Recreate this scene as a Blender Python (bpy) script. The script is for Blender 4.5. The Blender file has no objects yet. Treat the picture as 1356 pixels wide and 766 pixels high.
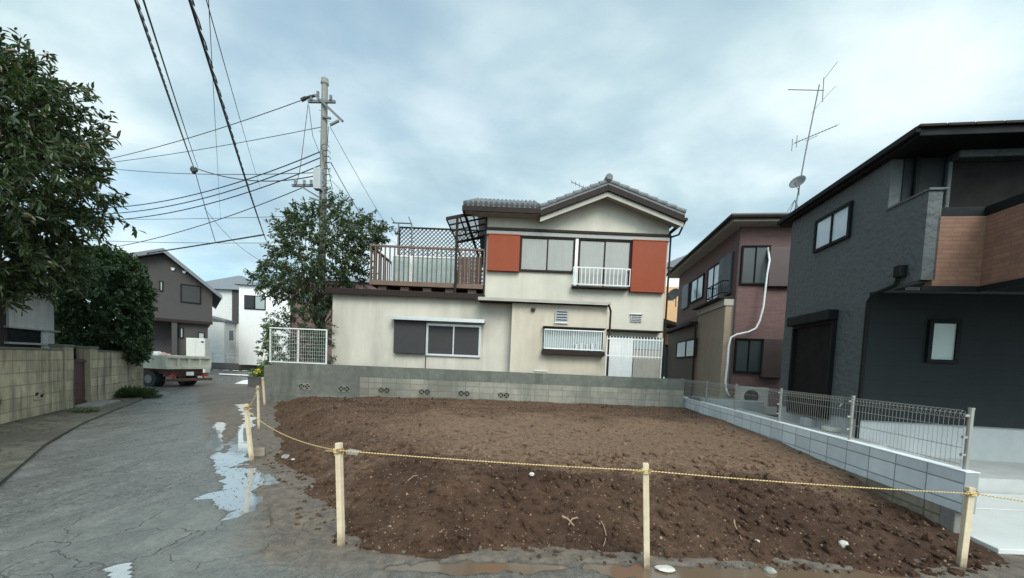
import bpy, bmesh, math, random
import numpy as np
from mathutils import Vector, Matrix
random.seed(7); RNG = np.random.default_rng(7)
R = math.radians
SC = bpy.context.scene
COL = SC.collection

# ------------------------------------------------------------------ camera
F = 505.0; CX, CY = 678.0, 508.0; PITCH = R(2.9); ROLL = R(2.4); EYE = 1.6
cam = bpy.data.cameras.new('camera'); camo = bpy.data.objects.new('camera', cam); COL.objects.link(camo)
cam.sensor_width = 36; cam.lens = F / 1356 * 36; cam.clip_start = .05; cam.clip_end = 3000
cam.shift_y = (CY - 383) / 1356
fw = Vector((0, math.cos(PITCH), -math.sin(PITCH))); rt0 = Vector((1, 0, 0)); up0 = rt0.cross(fw)
rt = rt0 * math.cos(ROLL) + up0 * math.sin(ROLL); up = -rt0 * math.sin(ROLL) + up0 * math.cos(ROLL)
camo.matrix_world = Matrix(((rt.x, up.x, -fw.x, 0), (rt.y, up.y, -fw.y, 0), (rt.z, up.z, -fw.z, EYE), (0, 0, 0, 1)))
SC.camera = camo

# ------------------------------------------------------------------ world, sun, exposure
SUN_EL, SUN_AZ = R(40), R(160)      # azimuth measured clockwise from +Y
SC.view_settings.view_transform = 'Standard'; SC.view_settings.look = 'None'
SC.view_settings.exposure = 0.6; SC.view_settings.gamma = 1
W = bpy.data.worlds.new('World'); SC.world = W; W.use_nodes = True
nt = W.node_tree; nt.nodes.clear()
def nn(t, typ, **kw):
    n = t.nodes.new(typ)
    for k, v in kw.items():
        if k.startswith('i_'): n.inputs[k[2:].replace('_', ' ')].default_value = v
        else: setattr(n, k, v)
    return n
def lk(t, a, b): t.links.new(a, b)
out = nn(nt, 'ShaderNodeOutputWorld'); bg = nn(nt, 'ShaderNodeBackground'); bg.inputs[1].default_value = .10
sky = nn(nt, 'ShaderNodeTexSky', sky_type='NISHITA', sun_disc=False, sun_elevation=SUN_EL, sun_rotation=SUN_AZ, air_density=1.0, dust_density=1.6, ozone_density=2.0)
tc = nn(nt, 'ShaderNodeTexCoord'); sep = nn(nt, 'ShaderNodeSeparateXYZ'); lk(nt, tc.outputs['Generated'], sep.inputs[0])
def mth(t, op, a, b=None, clamp=False):
    n = t.nodes.new('ShaderNodeMath'); n.operation = op; n.use_clamp = clamp
    for i, q in enumerate((a, b)):
        if q is None: continue
        if isinstance(q, (int, float)): n.inputs[i].default_value = q
        else: t.links.new(q, n.inputs[i])
    return n.outputs[0]
zz = mth(nt, 'ADD', mth(nt, 'ABSOLUTE', sep.outputs[2]), .22)
cmb = nn(nt, 'ShaderNodeCombineXYZ'); lk(nt, mth(nt, 'DIVIDE', sep.outputs[0], zz), cmb.inputs[0]); lk(nt, mth(nt, 'DIVIDE', sep.outputs[1], zz), cmb.inputs[1])
mp = nn(nt, 'ShaderNodeMapping'); mp.inputs['Rotation'].default_value = (0, 0, R(-28)); mp.inputs['Scale'].default_value = (.85, 1.15, 1); mp.inputs['Location'].default_value = (3.3, 1.1, 0)
lk(nt, cmb.outputs[0], mp.inputs[0])
n1 = nn(nt, 'ShaderNodeTexNoise', i_Scale=1.9, i_Detail=8.0, i_Roughness=.52, i_Distortion=.15); lk(nt, mp.outputs[0], n1.inputs['Vector'])
n2 = nn(nt, 'ShaderNodeTexNoise', i_Scale=.8, i_Detail=4.0, i_Roughness=.5, i_Distortion=.1); lk(nt, mp.outputs[0], n2.inputs['Vector'])
def ramp(t, fac, stops):
    n = t.nodes.new('ShaderNodeValToRGB'); e = n.color_ramp.elements
    while len(e) < len(stops): e.new(.5)
    for q, (p, c) in zip(e, stops):
        q.position = p; q.color = (*c, 1) if len(c) == 3 else c
    if fac is not None: t.links.new(fac, n.inputs[0])
    return n.outputs[0]
def mix(t, fac, a, b, mode='MIX'):
    n = t.nodes.new('ShaderNodeMix'); n.data_type = 'RGBA'; n.blend_type = mode
    for s, q in ((0, fac), (6, a), (7, b)):
        if isinstance(q, (int, float)): n.inputs[s].default_value = q
        elif isinstance(q, tuple): n.inputs[s].default_value = (*q, 1) if len(q) == 3 else q
        else: t.links.new(q, n.inputs[s])
    return n.outputs[2]
cloud = ramp(nt, n1.outputs[0], [(.34, (3.2, 4.35, 4.95)), (.46, (3.95, 5.2, 5.6)), (.54, (4.85, 6.0, 6.25)), (.68, (6.5, 7.4, 7.5))])
cover = ramp(nt, n2.outputs[0], [(.30, (.45, .45, .45)), (.5, (.85, .85, .85)), (.62, (1, 1, 1))])
blue = mix(nt, 1.0, sky.outputs[0], (1.15, 1.4, 1.35), 'MULTIPLY')
# extra cloud brightness added around the unseen sun behind the camera, to light the facades
sdv = nn(nt, 'ShaderNodeVectorMath', operation='DOT_PRODUCT'); lk(nt, tc.outputs['Generated'], sdv.inputs[0])
sdv.inputs[1].default_value = (math.sin(SUN_AZ) * math.cos(SUN_EL), math.cos(SUN_AZ) * math.cos(SUN_EL), math.sin(SUN_EL))
glow = mth(nt, 'ADD', 1.0, mth(nt, 'MULTIPLY', mth(nt, 'POWER', mth(nt, 'MAXIMUM', sdv.outputs['Value'], 0.0), 1.6), 1.5))
gm = nn(nt, 'ShaderNodeVectorMath', operation='SCALE'); lk(nt, mix(nt, cover, blue, cloud), gm.inputs[0]); lk(nt, glow, gm.inputs['Scale'])
lk(nt, gm.outputs[0], bg.inputs[0]); lk(nt, bg.outputs[0], out.inputs[0])
sun = bpy.data.lights.new('sun', 'SUN'); sun.energy = 1.5; sun.angle = R(30); sun.color = (1, .93, .82)
suno = bpy.data.objects.new('sun', sun); COL.objects.link(suno)
suno.rotation_euler = Vector((-math.sin(SUN_AZ) * math.cos(SUN_EL), -math.cos(SUN_AZ) * math.cos(SUN_EL), -math.sin(SUN_EL))).to_track_quat('-Z', 'Y').to_euler()
suno.location = (0, 0, 30)

# ------------------------------------------------------------------ survey helpers: sight line -> point on a plane of a frame
def ray(px, py):
    a = px - CX; b = CY - py
    x = a * math.cos(ROLL) - b * math.sin(ROLL); y = a * math.sin(ROLL) + b * math.cos(ROLL)
    return (x, F * math.cos(PITCH) + y * math.sin(PITCH), -F * math.sin(PITCH) + y * math.cos(PITCH))
WORLD = (0, 0, 0, 0)
def loc(px, py, fr=WORLD, axis='y', val=0.0):
    d = ray(px, py); c, s = math.cos(fr[3]), math.sin(fr[3])
    ox, oy, oz = -fr[0], -fr[1], EYE - fr[2]
    o = (ox * c + oy * s, -ox * s + oy * c, oz); dl = (d[0] * c + d[1] * s, -d[0] * s + d[1] * c, d[2])
    i = 'xyz'.index(axis); t = (val - o[i]) / dl[i]
    return Vector((o[0] + t * dl[0], o[1] + t * dl[1], o[2] + t * dl[2]))
def G(px, py, z=0): return loc(px, py, WORLD, 'z', z)
def D(px, py, Y): return loc(px, py, WORLD, 'y', Y)

# ------------------------------------------------------------------ noise for terrain
def _hash(i, j, s):
    h = np.sin(i * 127.1 + j * 311.7 + s * 74.7) * 43758.5453
    return h - np.floor(h)
def vnoise(x, y, s=0):
    xi, yi = np.floor(x), np.floor(y); fx, fy = x - xi, y - yi
    fx = fx * fx * (3 - 2 * fx); fy = fy * fy * (3 - 2 * fy)
    a = _hash(xi, yi, s); b = _hash(xi + 1, yi, s); c = _hash(xi, yi + 1, s); d = _hash(xi + 1, yi + 1, s)
    return (a * (1 - fx) + b * fx) * (1 - fy) + (c * (1 - fx) + d * fx) * fy
def fbm(x, y, sc, oc=4, s=0, g=.5):
    t = 0; a = 1; n = 0
    for k in range(oc):
        t = t + a * vnoise(x * sc + 13.7 * k, y * sc - 7.3 * k, s + k); n += a; a *= g; sc *= 2.03
    return t / n - .5
def sstep(a, b, x):
    t = np.clip((x - a) / (b - a), 0, 1); return t * t * (3 - 2 * t)

# ------------------------------------------------------------------ materials
def newmat(name):
    m = bpy.data.materials.new(name); m.use_nodes = True; t = m.node_tree
    return m, t, t.nodes['Principled BSDF']
def mat(name, col, rough=.7, var=.12, scale=3.0, bump=.15, bscale=60, metal=0.0, streak=0.0, streak_col=None, spec=.5, brick=None, coat=0, big=0.0, noise_detail=6.0, alpha=None, sfreq=2.6):
    m, t, b = newmat(name)
    tcn = nn(t, 'ShaderNodeTexCoord'); v = tcn.outputs['Object']
    n = nn(t, 'ShaderNodeTexNoise', i_Scale=scale, i_Detail=noise_detail, i_Roughness=.62); lk(t, v, n.inputs['Vector'])
    c = ramp(t, n.outputs[0], [(.3, tuple(x * (1 - var) for x in col)), (.7, tuple(min(1, x * (1 + var)) for x in col))])
    if big:
        nb = nn(t, 'ShaderNodeTexNoise', i_Scale=.55, i_Detail=5.0, i_Distortion=.6); lk(t, v, nb.inputs['Vector'])
        c = mix(t, ramp(t, nb.outputs[0], [(.45, (0, 0, 0)), (.65, (big, big, big))]), c, tuple(x * .55 for x in col))
    hgt = None
    if brick:
        ax, w, h, mortar, mc, off = brick
        sp = nn(t, 'ShaderNodeSeparateXYZ'); lk(t, v, sp.inputs[0]); cb = nn(t, 'ShaderNodeCombineXYZ')
        lk(t, sp.outputs['XYZ'.index(ax)], cb.inputs[0]); lk(t, sp.outputs[2], cb.inputs[1])
        br = nn(t, 'ShaderNodeTexBrick', offset=off, squash=1.0); lk(t, cb.outputs[0], br.inputs['Vector'])
        br.inputs['Scale'].default_value = 1; br.inputs['Brick Width'].default_value = w; br.inputs['Row Height'].default_value = h
        br.inputs['Mortar Size'].default_value = mortar; br.inputs['Mortar Smooth'].default_value = .2; br.inputs['Bias'].default_value = 0
        br.inputs['Color1'].default_value = (.86, .86, .86, 1); br.inputs['Color2'].default_value = (1.08, 1.08, 1.08, 1); br.inputs['Mortar'].default_value = (*[mc] * 3, 1)
        c = mix(t, 1.0, c, br.outputs[0], 'MULTIPLY'); hgt = mth(t, 'SUBTRACT', 1, br.outputs['Fac'])
    if streak:
        mpn = nn(t, 'ShaderNodeMapping'); mpn.inputs['Scale'].default_value = (sfreq, sfreq, sfreq * .13); lk(t, v, mpn.inputs[0])
        ns = nn(t, 'ShaderNodeTexNoise', i_Scale=1.0, i_Detail=6.0, i_Roughness=.65); lk(t, mpn.outputs[0], ns.inputs['Vector'])
        f = ramp(t, ns.outputs[0], [(.46, (0, 0, 0)), (.72, (streak, streak, streak))])
        c = mix(t, f, c, streak_col or tuple(x * .35 for x in col))
    lk(t, c, b.inputs['Base Color'])
    b.inputs['Metallic'].default_value = metal; b.inputs['Specular IOR Level'].default_value = spec; b.inputs['Coat Weight'].default_value = coat
    rr = ramp(t, n.outputs[0], [(.3, (rough * .85,) * 3), (.7, (min(1, rough * 1.12),) * 3)]); lk(t, rr, b.inputs['Roughness'])
    if alpha is not None: b.inputs['Alpha'].default_value = alpha
    if bump or hgt is not None:
        n3 = nn(t, 'ShaderNodeTexNoise', i_Scale=bscale, i_Detail=4.0); lk(t, v, n3.inputs['Vector'])
        hh = mth(t, 'MULTIPLY', n3.outputs[0], bump)
        if hgt is not None: hh = mth(t, 'ADD', hh, mth(t, 'MULTIPLY', hgt, .6))
        bp = nn(t, 'ShaderNodeBump', i_Strength=.7, i_Distance=.012); lk(t, hh, bp.inputs['Height']); lk(t, bp.outputs[0], b.inputs['Normal'])
    return m
def siding(name, col, axis, pitch, rough=.6, depth=.5, line=.65, var=.1, streak=.15, vertical=False, spec=.5):
    """boards: a fine groove every pitch metres (along z, or along x / y when vertical)"""
    m = mat(name, col, rough, var, 3, 0, streak=streak, spec=spec); t = m.node_tree; b = t.nodes['Principled BSDF']
    tcn = nn(t, 'ShaderNodeTexCoord'); sp = nn(t, 'ShaderNodeSeparateXYZ'); lk(t, tcn.outputs['Object'], sp.inputs[0])
    src = sp.outputs['XYZ'.index(axis)]
    fr = mth(t, 'FRACT', mth(t, 'DIVIDE', src, pitch))
    g = ramp(t, fr, [(0, (line,) * 3), (.09, (1, 1, 1)), (.93, (1, 1, 1)), (1, (line,) * 3)])
    old = b.inputs['Base Color'].links[0].from_socket
    lk(t, mix(t, 1.0, old, g, 'MULTIPLY'), b.inputs['Base Color'])
    nz = nn(t, 'ShaderNodeTexNoise', i_Scale=45.0, i_Detail=3.0); lk(t, tcn.outputs['Object'], nz.inputs['Vector'])
    bp = nn(t, 'ShaderNodeBump', i_Strength=depth, i_Distance=.01); lk(t, mth(t, 'ADD', mth(t, 'MULTIPLY', nz.outputs[0], .3), fr), bp.inputs['Height']); lk(t, bp.outputs[0], b.inputs['Normal'])
    return m
def leafmat(name, c1, c2, c3, rough=.42):
    m, t, b = newmat(name)
    g = nn(t, 'ShaderNodeNewGeometry')
    c = ramp(t, g.outputs['Random Per Island'], [(0, c1), (.55, c2), (.93, c2), (1, c3)])
    lk(t, c, b.inputs['Base Color']); b.inputs['Roughness'].default_value = rough
    tr = nn(t, 'ShaderNodeBsdfTranslucent'); lk(t, mix(t, 1.0, c, (1.3, 1.5, .7), 'MULTIPLY'), tr.inputs[0])
    ms = nn(t, 'ShaderNodeMixShader'); ms.inputs[0].default_value = .22
    o = t.nodes['Material Output']; lk(t, b.outputs[0], ms.inputs[1]); lk(t, tr.outputs[0], ms.inputs[2]); lk(t, ms.outputs[0], o.inputs[0])
    return m
def glassmat(name, col=(.03, .035, .04), rough=.06, spec=1.0):
    return mat(name, col, rough, .1, 1.5, .02, 3, spec=spec)

M = {}
M['cream'] = mat('cream_plaster', (.51, .475, .41), .85, .07, 1.6, .35, 90, streak=.55, streak_col=(.30, .28, .235), big=.38, sfreq=1.5)
M['cream_clean'] = mat('cream_upper_plaster', (.54, .505, .43), .85, .06, 1.6, .35, 90, streak=.42, streak_col=(.33, .30, .25), big=.22, sfreq=1.5)
M['cream_warm'] = mat('warm_plaster', (.53, .47, .38), .85, .06, 1.6, .35, 90, streak=.35, streak_col=(.29, .26, .20), big=.3, sfreq=2.0)
M['rust'] = mat('rust_red_metal', (.24, .048, .018), .6, .06, 2, .05, 80, streak=.12, spec=.25)
M['brown'] = mat('dark_brown_trim', (.024, .016, .014), .7, .15, 5, .1, spec=.2)
M['brown_wood'] = mat('brown_deck_paint', (.135, .082, .058), .65, .2, 6, .25, 40, streak=.2)
M['shutter_grey'] = siding('grey_slat_shutter', (.31, .305, .285), 'X', .055, .45, .5, .82, .05, .15)
M['shutter_dark'] = mat('dark_grey_shutter', (.042, .040, .041), .6, .1, 3, .1, spec=.25)
M['alu'] = mat('brushed_aluminium', (.52, .52, .52), .4, .06, 8, .03, metal=.55)
M['alu_white'] = mat('white_painted_metal', (.72, .73, .73), .45, .06, 8, .05, streak=.15)
M['tile'] = mat('grey_roof_tile', (.115, .12, .125), .6, .35, 7, .3, 30, streak=.2)
M['soffit'] = mat('pale_soffit', (.37, .345, .30), .8, .08, 3, .15, streak=.25)
M['concrete'] = mat('pale_concrete', (.40, .41, .40), .85, .12, 3, .35, 70, big=.3)
M['slab'] = mat('new_white_concrete', (.50, .505, .485), .85, .09, 2, .3, 80, big=.22)
M['found'] = mat('foundation_concrete', (.36, .38, .39), .8, .1, 2, .2, 60, streak=.15)
M['oldblock'] = mat('weathered_block', (.27, .255, .215), .92, .2, 5, .6, 55, brick=('X', .455, .2, .010, .70, .0), streak=.8, streak_col=(.12, .13, .105), big=.75, sfreq=2.2)
M['mortar'] = mat('dark_mortar', (.135, .14, .122), .92, .28, 5, .6, 55, streak=.7, streak_col=(.065, .075, .06), big=.5)
M['alleyblock'] = mat('alley_block', (.47, .395, .27), .92, .18, 5, .55, 55, brick=('X', .45, .25, .011, .62, .0), streak=.95, streak_col=(.06, .06, .045), big=.6, sfreq=4)
M['newblock'] = mat('new_blue_grey_block', (.62, .66, .68), .85, .08, 6, .3, 80, brick=('Y', .40, .2, .008, .42, .0))
M['cap'] = mat('new_block_cap', (.68, .71, .72), .8, .07, 6, .25, 80)
M['brownblock'] = mat('stained_old_block', (.27, .225, .17), .95, .3, 6, .5, 50, brick=('Y', .40, .2, .012, .5, .0), streak=.5, big=.5)
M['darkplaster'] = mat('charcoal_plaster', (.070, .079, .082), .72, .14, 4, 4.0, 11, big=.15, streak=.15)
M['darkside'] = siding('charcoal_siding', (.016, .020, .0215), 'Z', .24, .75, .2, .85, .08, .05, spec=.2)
M['brickbrown'] = mat('brown_brick_cladding', (.20, .104, .068), .8, .15, 8, .3, 60, brick=('X', .22, .062, .004, .78, .5))
M['brickbrown_y'] = mat('brown_brick_cladding_return', (.20, .104, .068), .8, .15, 8, .3, 60, brick=('Y', .22, .062, .004, .78, .5))
M['black'] = mat('black_metal_and_hole_shade', (.006, .0065, .007), .7, .1, 5, .05, spec=.2)
M['shutter_black'] = siding('black_roller_shutter', (.008, .007, .007), 'Z', .05, .8, .4, .7, .05, .0, spec=.2)
M['maroon'] = mat('maroon_tile_siding', (.155, .088, .082), .8, .14, 6, .2, 60, brick=('X', .30, .045, .004, .62, .5), streak=.12)
M['maroon_y'] = mat('maroon_tile_siding_side', (.155, .088, .082), .8, .14, 6, .2, 60, brick=('Y', .30, .045, .004, .62, .5), streak=.12)
M['tan'] = siding('tan_siding', (.30, .235, .175), 'Z', .09, .75, .4, .7, .1, .2)
M['taupe'] = siding('taupe_siding', (.135, .105, .085), 'Z', .11, .75, .4, .7, .1, .2)
M['greenshutter'] = siding('dark_green_shutter', (.030, .040, .043), 'X', .06, .45, .4, .8, .05, .05)
M['brownshutter'] = mat('dark_maroon_shutter_box', (.055, .034, .033), .55, .08, 4, .1)
M['glass'] = glassmat('window_glass')
M['sky_pane'] = mat('painted_sky_glass', (.50, .60, .68), .12, .10, 2.5, .0, 3, spec=1.0)  # bright sky reflection put into the pale blue base colour of the panes
M['glass_green'] = mat('greenish_stored_glass', (.30, .38, .36), .12, .35, 1.1, .0, 3, spec=1.0)
M['glass_sky'] = mat('mirror_glass', (.16, .2, .22), .04, .06, 1.5, .02, 3, metal=.85)
M['frosted'] = mat('frosted_glass', (.33, .39, .38), .35, .06, 2, .05)
M['pole'] = mat('concrete_pole', (.23, .225, .205), .85, .12, 6, .2, 60, streak=.4)
M['steel'] = mat('galvanised_steel', (.13, .135, .14), .6, .12, 8, .05, metal=.2)
M['fencewire'] = mat('silver_fence_coating', (.34, .33, .30), .42, .06, 8, .02, metal=.45)
M['cable'] = mat('black_cable', (.022, .024, .026), .6, .1, 5, .02)
M['stake'] = mat('raw_pine_stake', (.58, .47, .33), .75, .16, 9, .3, 50, streak=.45, streak_col=(.36, .25, .14), sfreq=9)
def muddy_base(m_):
    t = m_.node_tree; b = t.nodes['Principled BSDF']; tcn = nn(t, 'ShaderNodeTexCoord'); sp = nn(t, 'ShaderNodeSeparateXYZ'); lk(t, tcn.outputs['Object'], sp.inputs[0])
    n = nn(t, 'ShaderNodeTexNoise', i_Scale=22.0, i_Detail=5.0); lk(t, tcn.outputs['Object'], n.inputs['Vector'])
    f = ramp(t, mth(t, 'ADD', sp.outputs[2], mth(t, 'MULTIPLY', n.outputs[0], .22)), [(.16, (.85,) * 3), (.30, (0, 0, 0))])
    old = b.inputs['Base Color'].links[0].from_socket; lk(t, mix(t, f, old, (.13, .085, .055)), b.inputs['Base Color'])
muddy_base(M['stake'])
M['yellow'] = mat('rope_yellow', (.66, .48, .22), .7, .2, 40, .3, 300)
M['ropeblack'] = mat('rope_black', (.22, .14, .06), .7, .2, 40, .3, 300)
M['bark'] = mat('bark', (.075, .058, .042), .9, .3, 12, .8, 30)
M['white'] = mat('white_plaster', (.78, .79, .78), .8, .04, 2, .2, 70, streak=.08)
M['whitetex'] = siding('off_white_siding', (.62, .62, .60), 'Z', .3, .75, .2, .88, .05, .1)
M['brownhouse'] = mat('dark_brown_render', (.052, .047, .045), .8, .1, 4, .4, 60)
M['greyroof'] = mat('slate_grey_roof', (.15, .16, .175), .7, .15, 8, .3, 40)
M['orange'] = mat('peach_plaster', (.62, .38, .20), .8, .07, 3, .2)
M['bluegrey'] = siding('blue_grey_sheet', (.12, .17, .20), 'X', .08, .5, .4, .8, .08, .15)
M['truckbed'] = mat('pale_truck_paint', (.50, .50, .41), .5, .1, 6, .1, streak=.35, streak_col=(.22, .18, .12))
M['rubber'] = mat('tyre_rubber', (.018, .018, .018), .85, .2, 10, .3)
M['chassis'] = mat('chassis_rust', (.10, .045, .035), .8, .3, 8, .3)
M['redlens'] = mat('red_lens', (.40, .03, .02), .3, .1, 10, 0)
M['pinkbag'] = mat('pink_bag', (.60, .36, .31), .75, .15, 6, .5, 25)
M['whitebag'] = mat('white_sandbag', (.62, .62, .58), .8, .15, 8, .5, 25)
M['corrugated'] = siding('white_corrugated_sheet', (.74, .72, .70), 'X', .10, .6, .9, .72, .1, .35)
M['oldwood'] = mat('old_dark_wood', (.045, .036, .030), .85, .3, 8, .4, 30)
M['gatered'] = mat('dark_red_gate', (.065, .026, .026), .6, .2, 8, .2)
M['kerb'] = mat('kerb_concrete', (.19, .175, .16), .9, .2, 6, .4)
M['paint'] = mat('road_paint', (.72, .73, .70), .7, .12, 12, .2)
M['acwhite'] = mat('appliance_beige', (.52, .51, .47), .55, .06, 6, .05, streak=.1)
M['basin'] = mat('cream_basin', (.58, .56, .47), .6, .1, 8, .2)
M['stone'] = mat('pale_rubble', (.50, .47, .42), .85, .2, 12, .5, 40)
M['rubble'] = mat('grey_rubble', (.25, .24, .22), .9, .25, 10, .5, 40)
M['mudstone'] = mat('muddy_gravel', (.12, .10, .078), .8, .4, 20, .4, 50)
M['wood_twig'] = mat('dry_root', (.33, .22, .15), .9, .2, 12, .4)
M['petal'] = mat('yellow_petal', (.85, .62, .02), .6, .1, 12, .1)
M['darkpot'] = mat('grey_planter', (.12, .115, .11), .8, .15, 6, .3)
M['leaf_big'] = leafmat('broad_dark_leaf', (.026, .042, .017), (.048, .070, .025), (.13, .085, .055), .34)
M['leaf_bush'] = leafmat('hedge_leaf', (.020, .042, .015), (.038, .072, .023), (.07, .115, .036), .45)
M['leaf_mid'] = leafmat('garden_leaf', (.028, .050, .020), (.050, .080, .030), (.10, .09, .045), .4)
M['leaf_light'] = leafmat('light_shrub_leaf', (.06, .12, .025), (.09, .17, .035), (.19, .22, .05), .5)
M['weed'] = leafmat('weed_blade', (.035, .055, .018), (.06, .085, .03), (.12, .12, .05), .6)

def polycarb():
    m, t, b = newmat('clear_canopy_sheet')
    b.inputs['Base Color'].default_value = (.75, .8, .8, 1); b.inputs['Roughness'].default_value = .25; b.inputs['Alpha'].default_value = .35
    return m
M['poly'] = polycarb()
def soilmat(name, a, b_, c_, chip=.5, dry=False):
    m, t, b = newmat(name); tcn = nn(t, 'ShaderNodeTexCoord'); v = tcn.outputs['Object']
    n = nn(t, 'ShaderNodeTexNoise', i_Scale=.9, i_Detail=7.0, i_Roughness=.65, i_Distortion=.4); lk(t, v, n.inputs['Vector'])
    n4 = nn(t, 'ShaderNodeTexNoise', i_Scale=14.0, i_Detail=6.0, i_Roughness=.7); lk(t, v, n4.inputs['Vector'])
    c = ramp(t, n.outputs[0], [(.34, a), (.5, b_), (.66, c_)])
    if dry:
        spz = nn(t, 'ShaderNodeSeparateXYZ'); lk(t, v, spz.inputs[0])
        wob = mth(t, 'MULTIPLY', mth(t, 'SUBTRACT', n.outputs[0], .5), 2.2)
        f1 = ramp(t, mth(t, 'ADD', mth(t, 'SUBTRACT', mth(t, 'MULTIPLY', spz.outputs[1], .8), 3.35), wob), [(.05, (0, 0, 0)), (.75, (1, 1, 1))])
        f2 = ramp(t, mth(t, 'ADD', mth(t, 'SUBTRACT', 3.6, mth(t, 'MULTIPLY', spz.outputs[1], .33)), wob), [(.1, (.15,) * 3), (.9, (1, 1, 1))])
        f3 = ramp(t, mth(t, 'ADD', mth(t, 'ADD', mth(t, 'MULTIPLY', spz.outputs[0], .35), 1.15), mth(t, 'MULTIPLY', wob, .8)), [(.05, (.1,) * 3), (.95, (1, 1, 1))])
        f = mth(t, 'MULTIPLY', f1, mth(t, 'MULTIPLY', f2, mth(t, 'MULTIPLY', f3, .9)))
        c = mix(t, f, c, mix(t, n4.outputs[0], (.135, .080, .050), (.34, .215, .14)))
    c = mix(t, ramp(t, n4.outputs[0], [(.36, (.6,) * 3), (.55, (0, 0, 0))]), c, tuple(x * .6 for x in a))
    vo = nn(t, 'ShaderNodeTexVoronoi', i_Scale=38.0); lk(t, v, vo.inputs['Vector'])
    vc = nn(t, 'ShaderNodeSeparateColor'); lk(t, vo.outputs['Color'], vc.inputs[0])
    pick = mth(t, 'MULTIPLY', mth(t, 'LESS_THAN', vo.outputs['Distance'], .30), mth(t, 'GREATER_THAN', vc.outputs[0], 1 - .12 * chip))
    c = mix(t, pick, c, (.27, .20, .14)); lk(t, c, b.inputs['Base Color'])
    b.inputs['Roughness'].default_value = .93; b.inputs['Specular IOR Level'].default_value = .25
    nf = nn(t, 'ShaderNodeTexNoise', i_Scale=60.0, i_Detail=5.0, i_Roughness=.7); lk(t, v, nf.inputs['Vector'])
    h = mth(t, 'ADD', mth(t, 'MULTIPLY', n4.outputs[0], 1.4), nf.outputs[0])
    bp = nn(t, 'ShaderNodeBump', i_Strength=1.0, i_Distance=.03); lk(t, h, bp.inputs['Height']); lk(t, bp.outputs[0], b.inputs['Normal'])
    return m
M['soil'] = soilmat('turned_soil', (.054, .027, .016), (.092, .048, .029), (.13, .074, .046), .9, True)
M['clod'] = soilmat('soil_clod', (.075, .044, .029), (.11, .066, .044), (.15, .096, .064), .0)
M['clod_dry'] = mat('dry_soil_crumb', (.25, .17, .11), .95, .35, 20, .5, 50)
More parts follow.
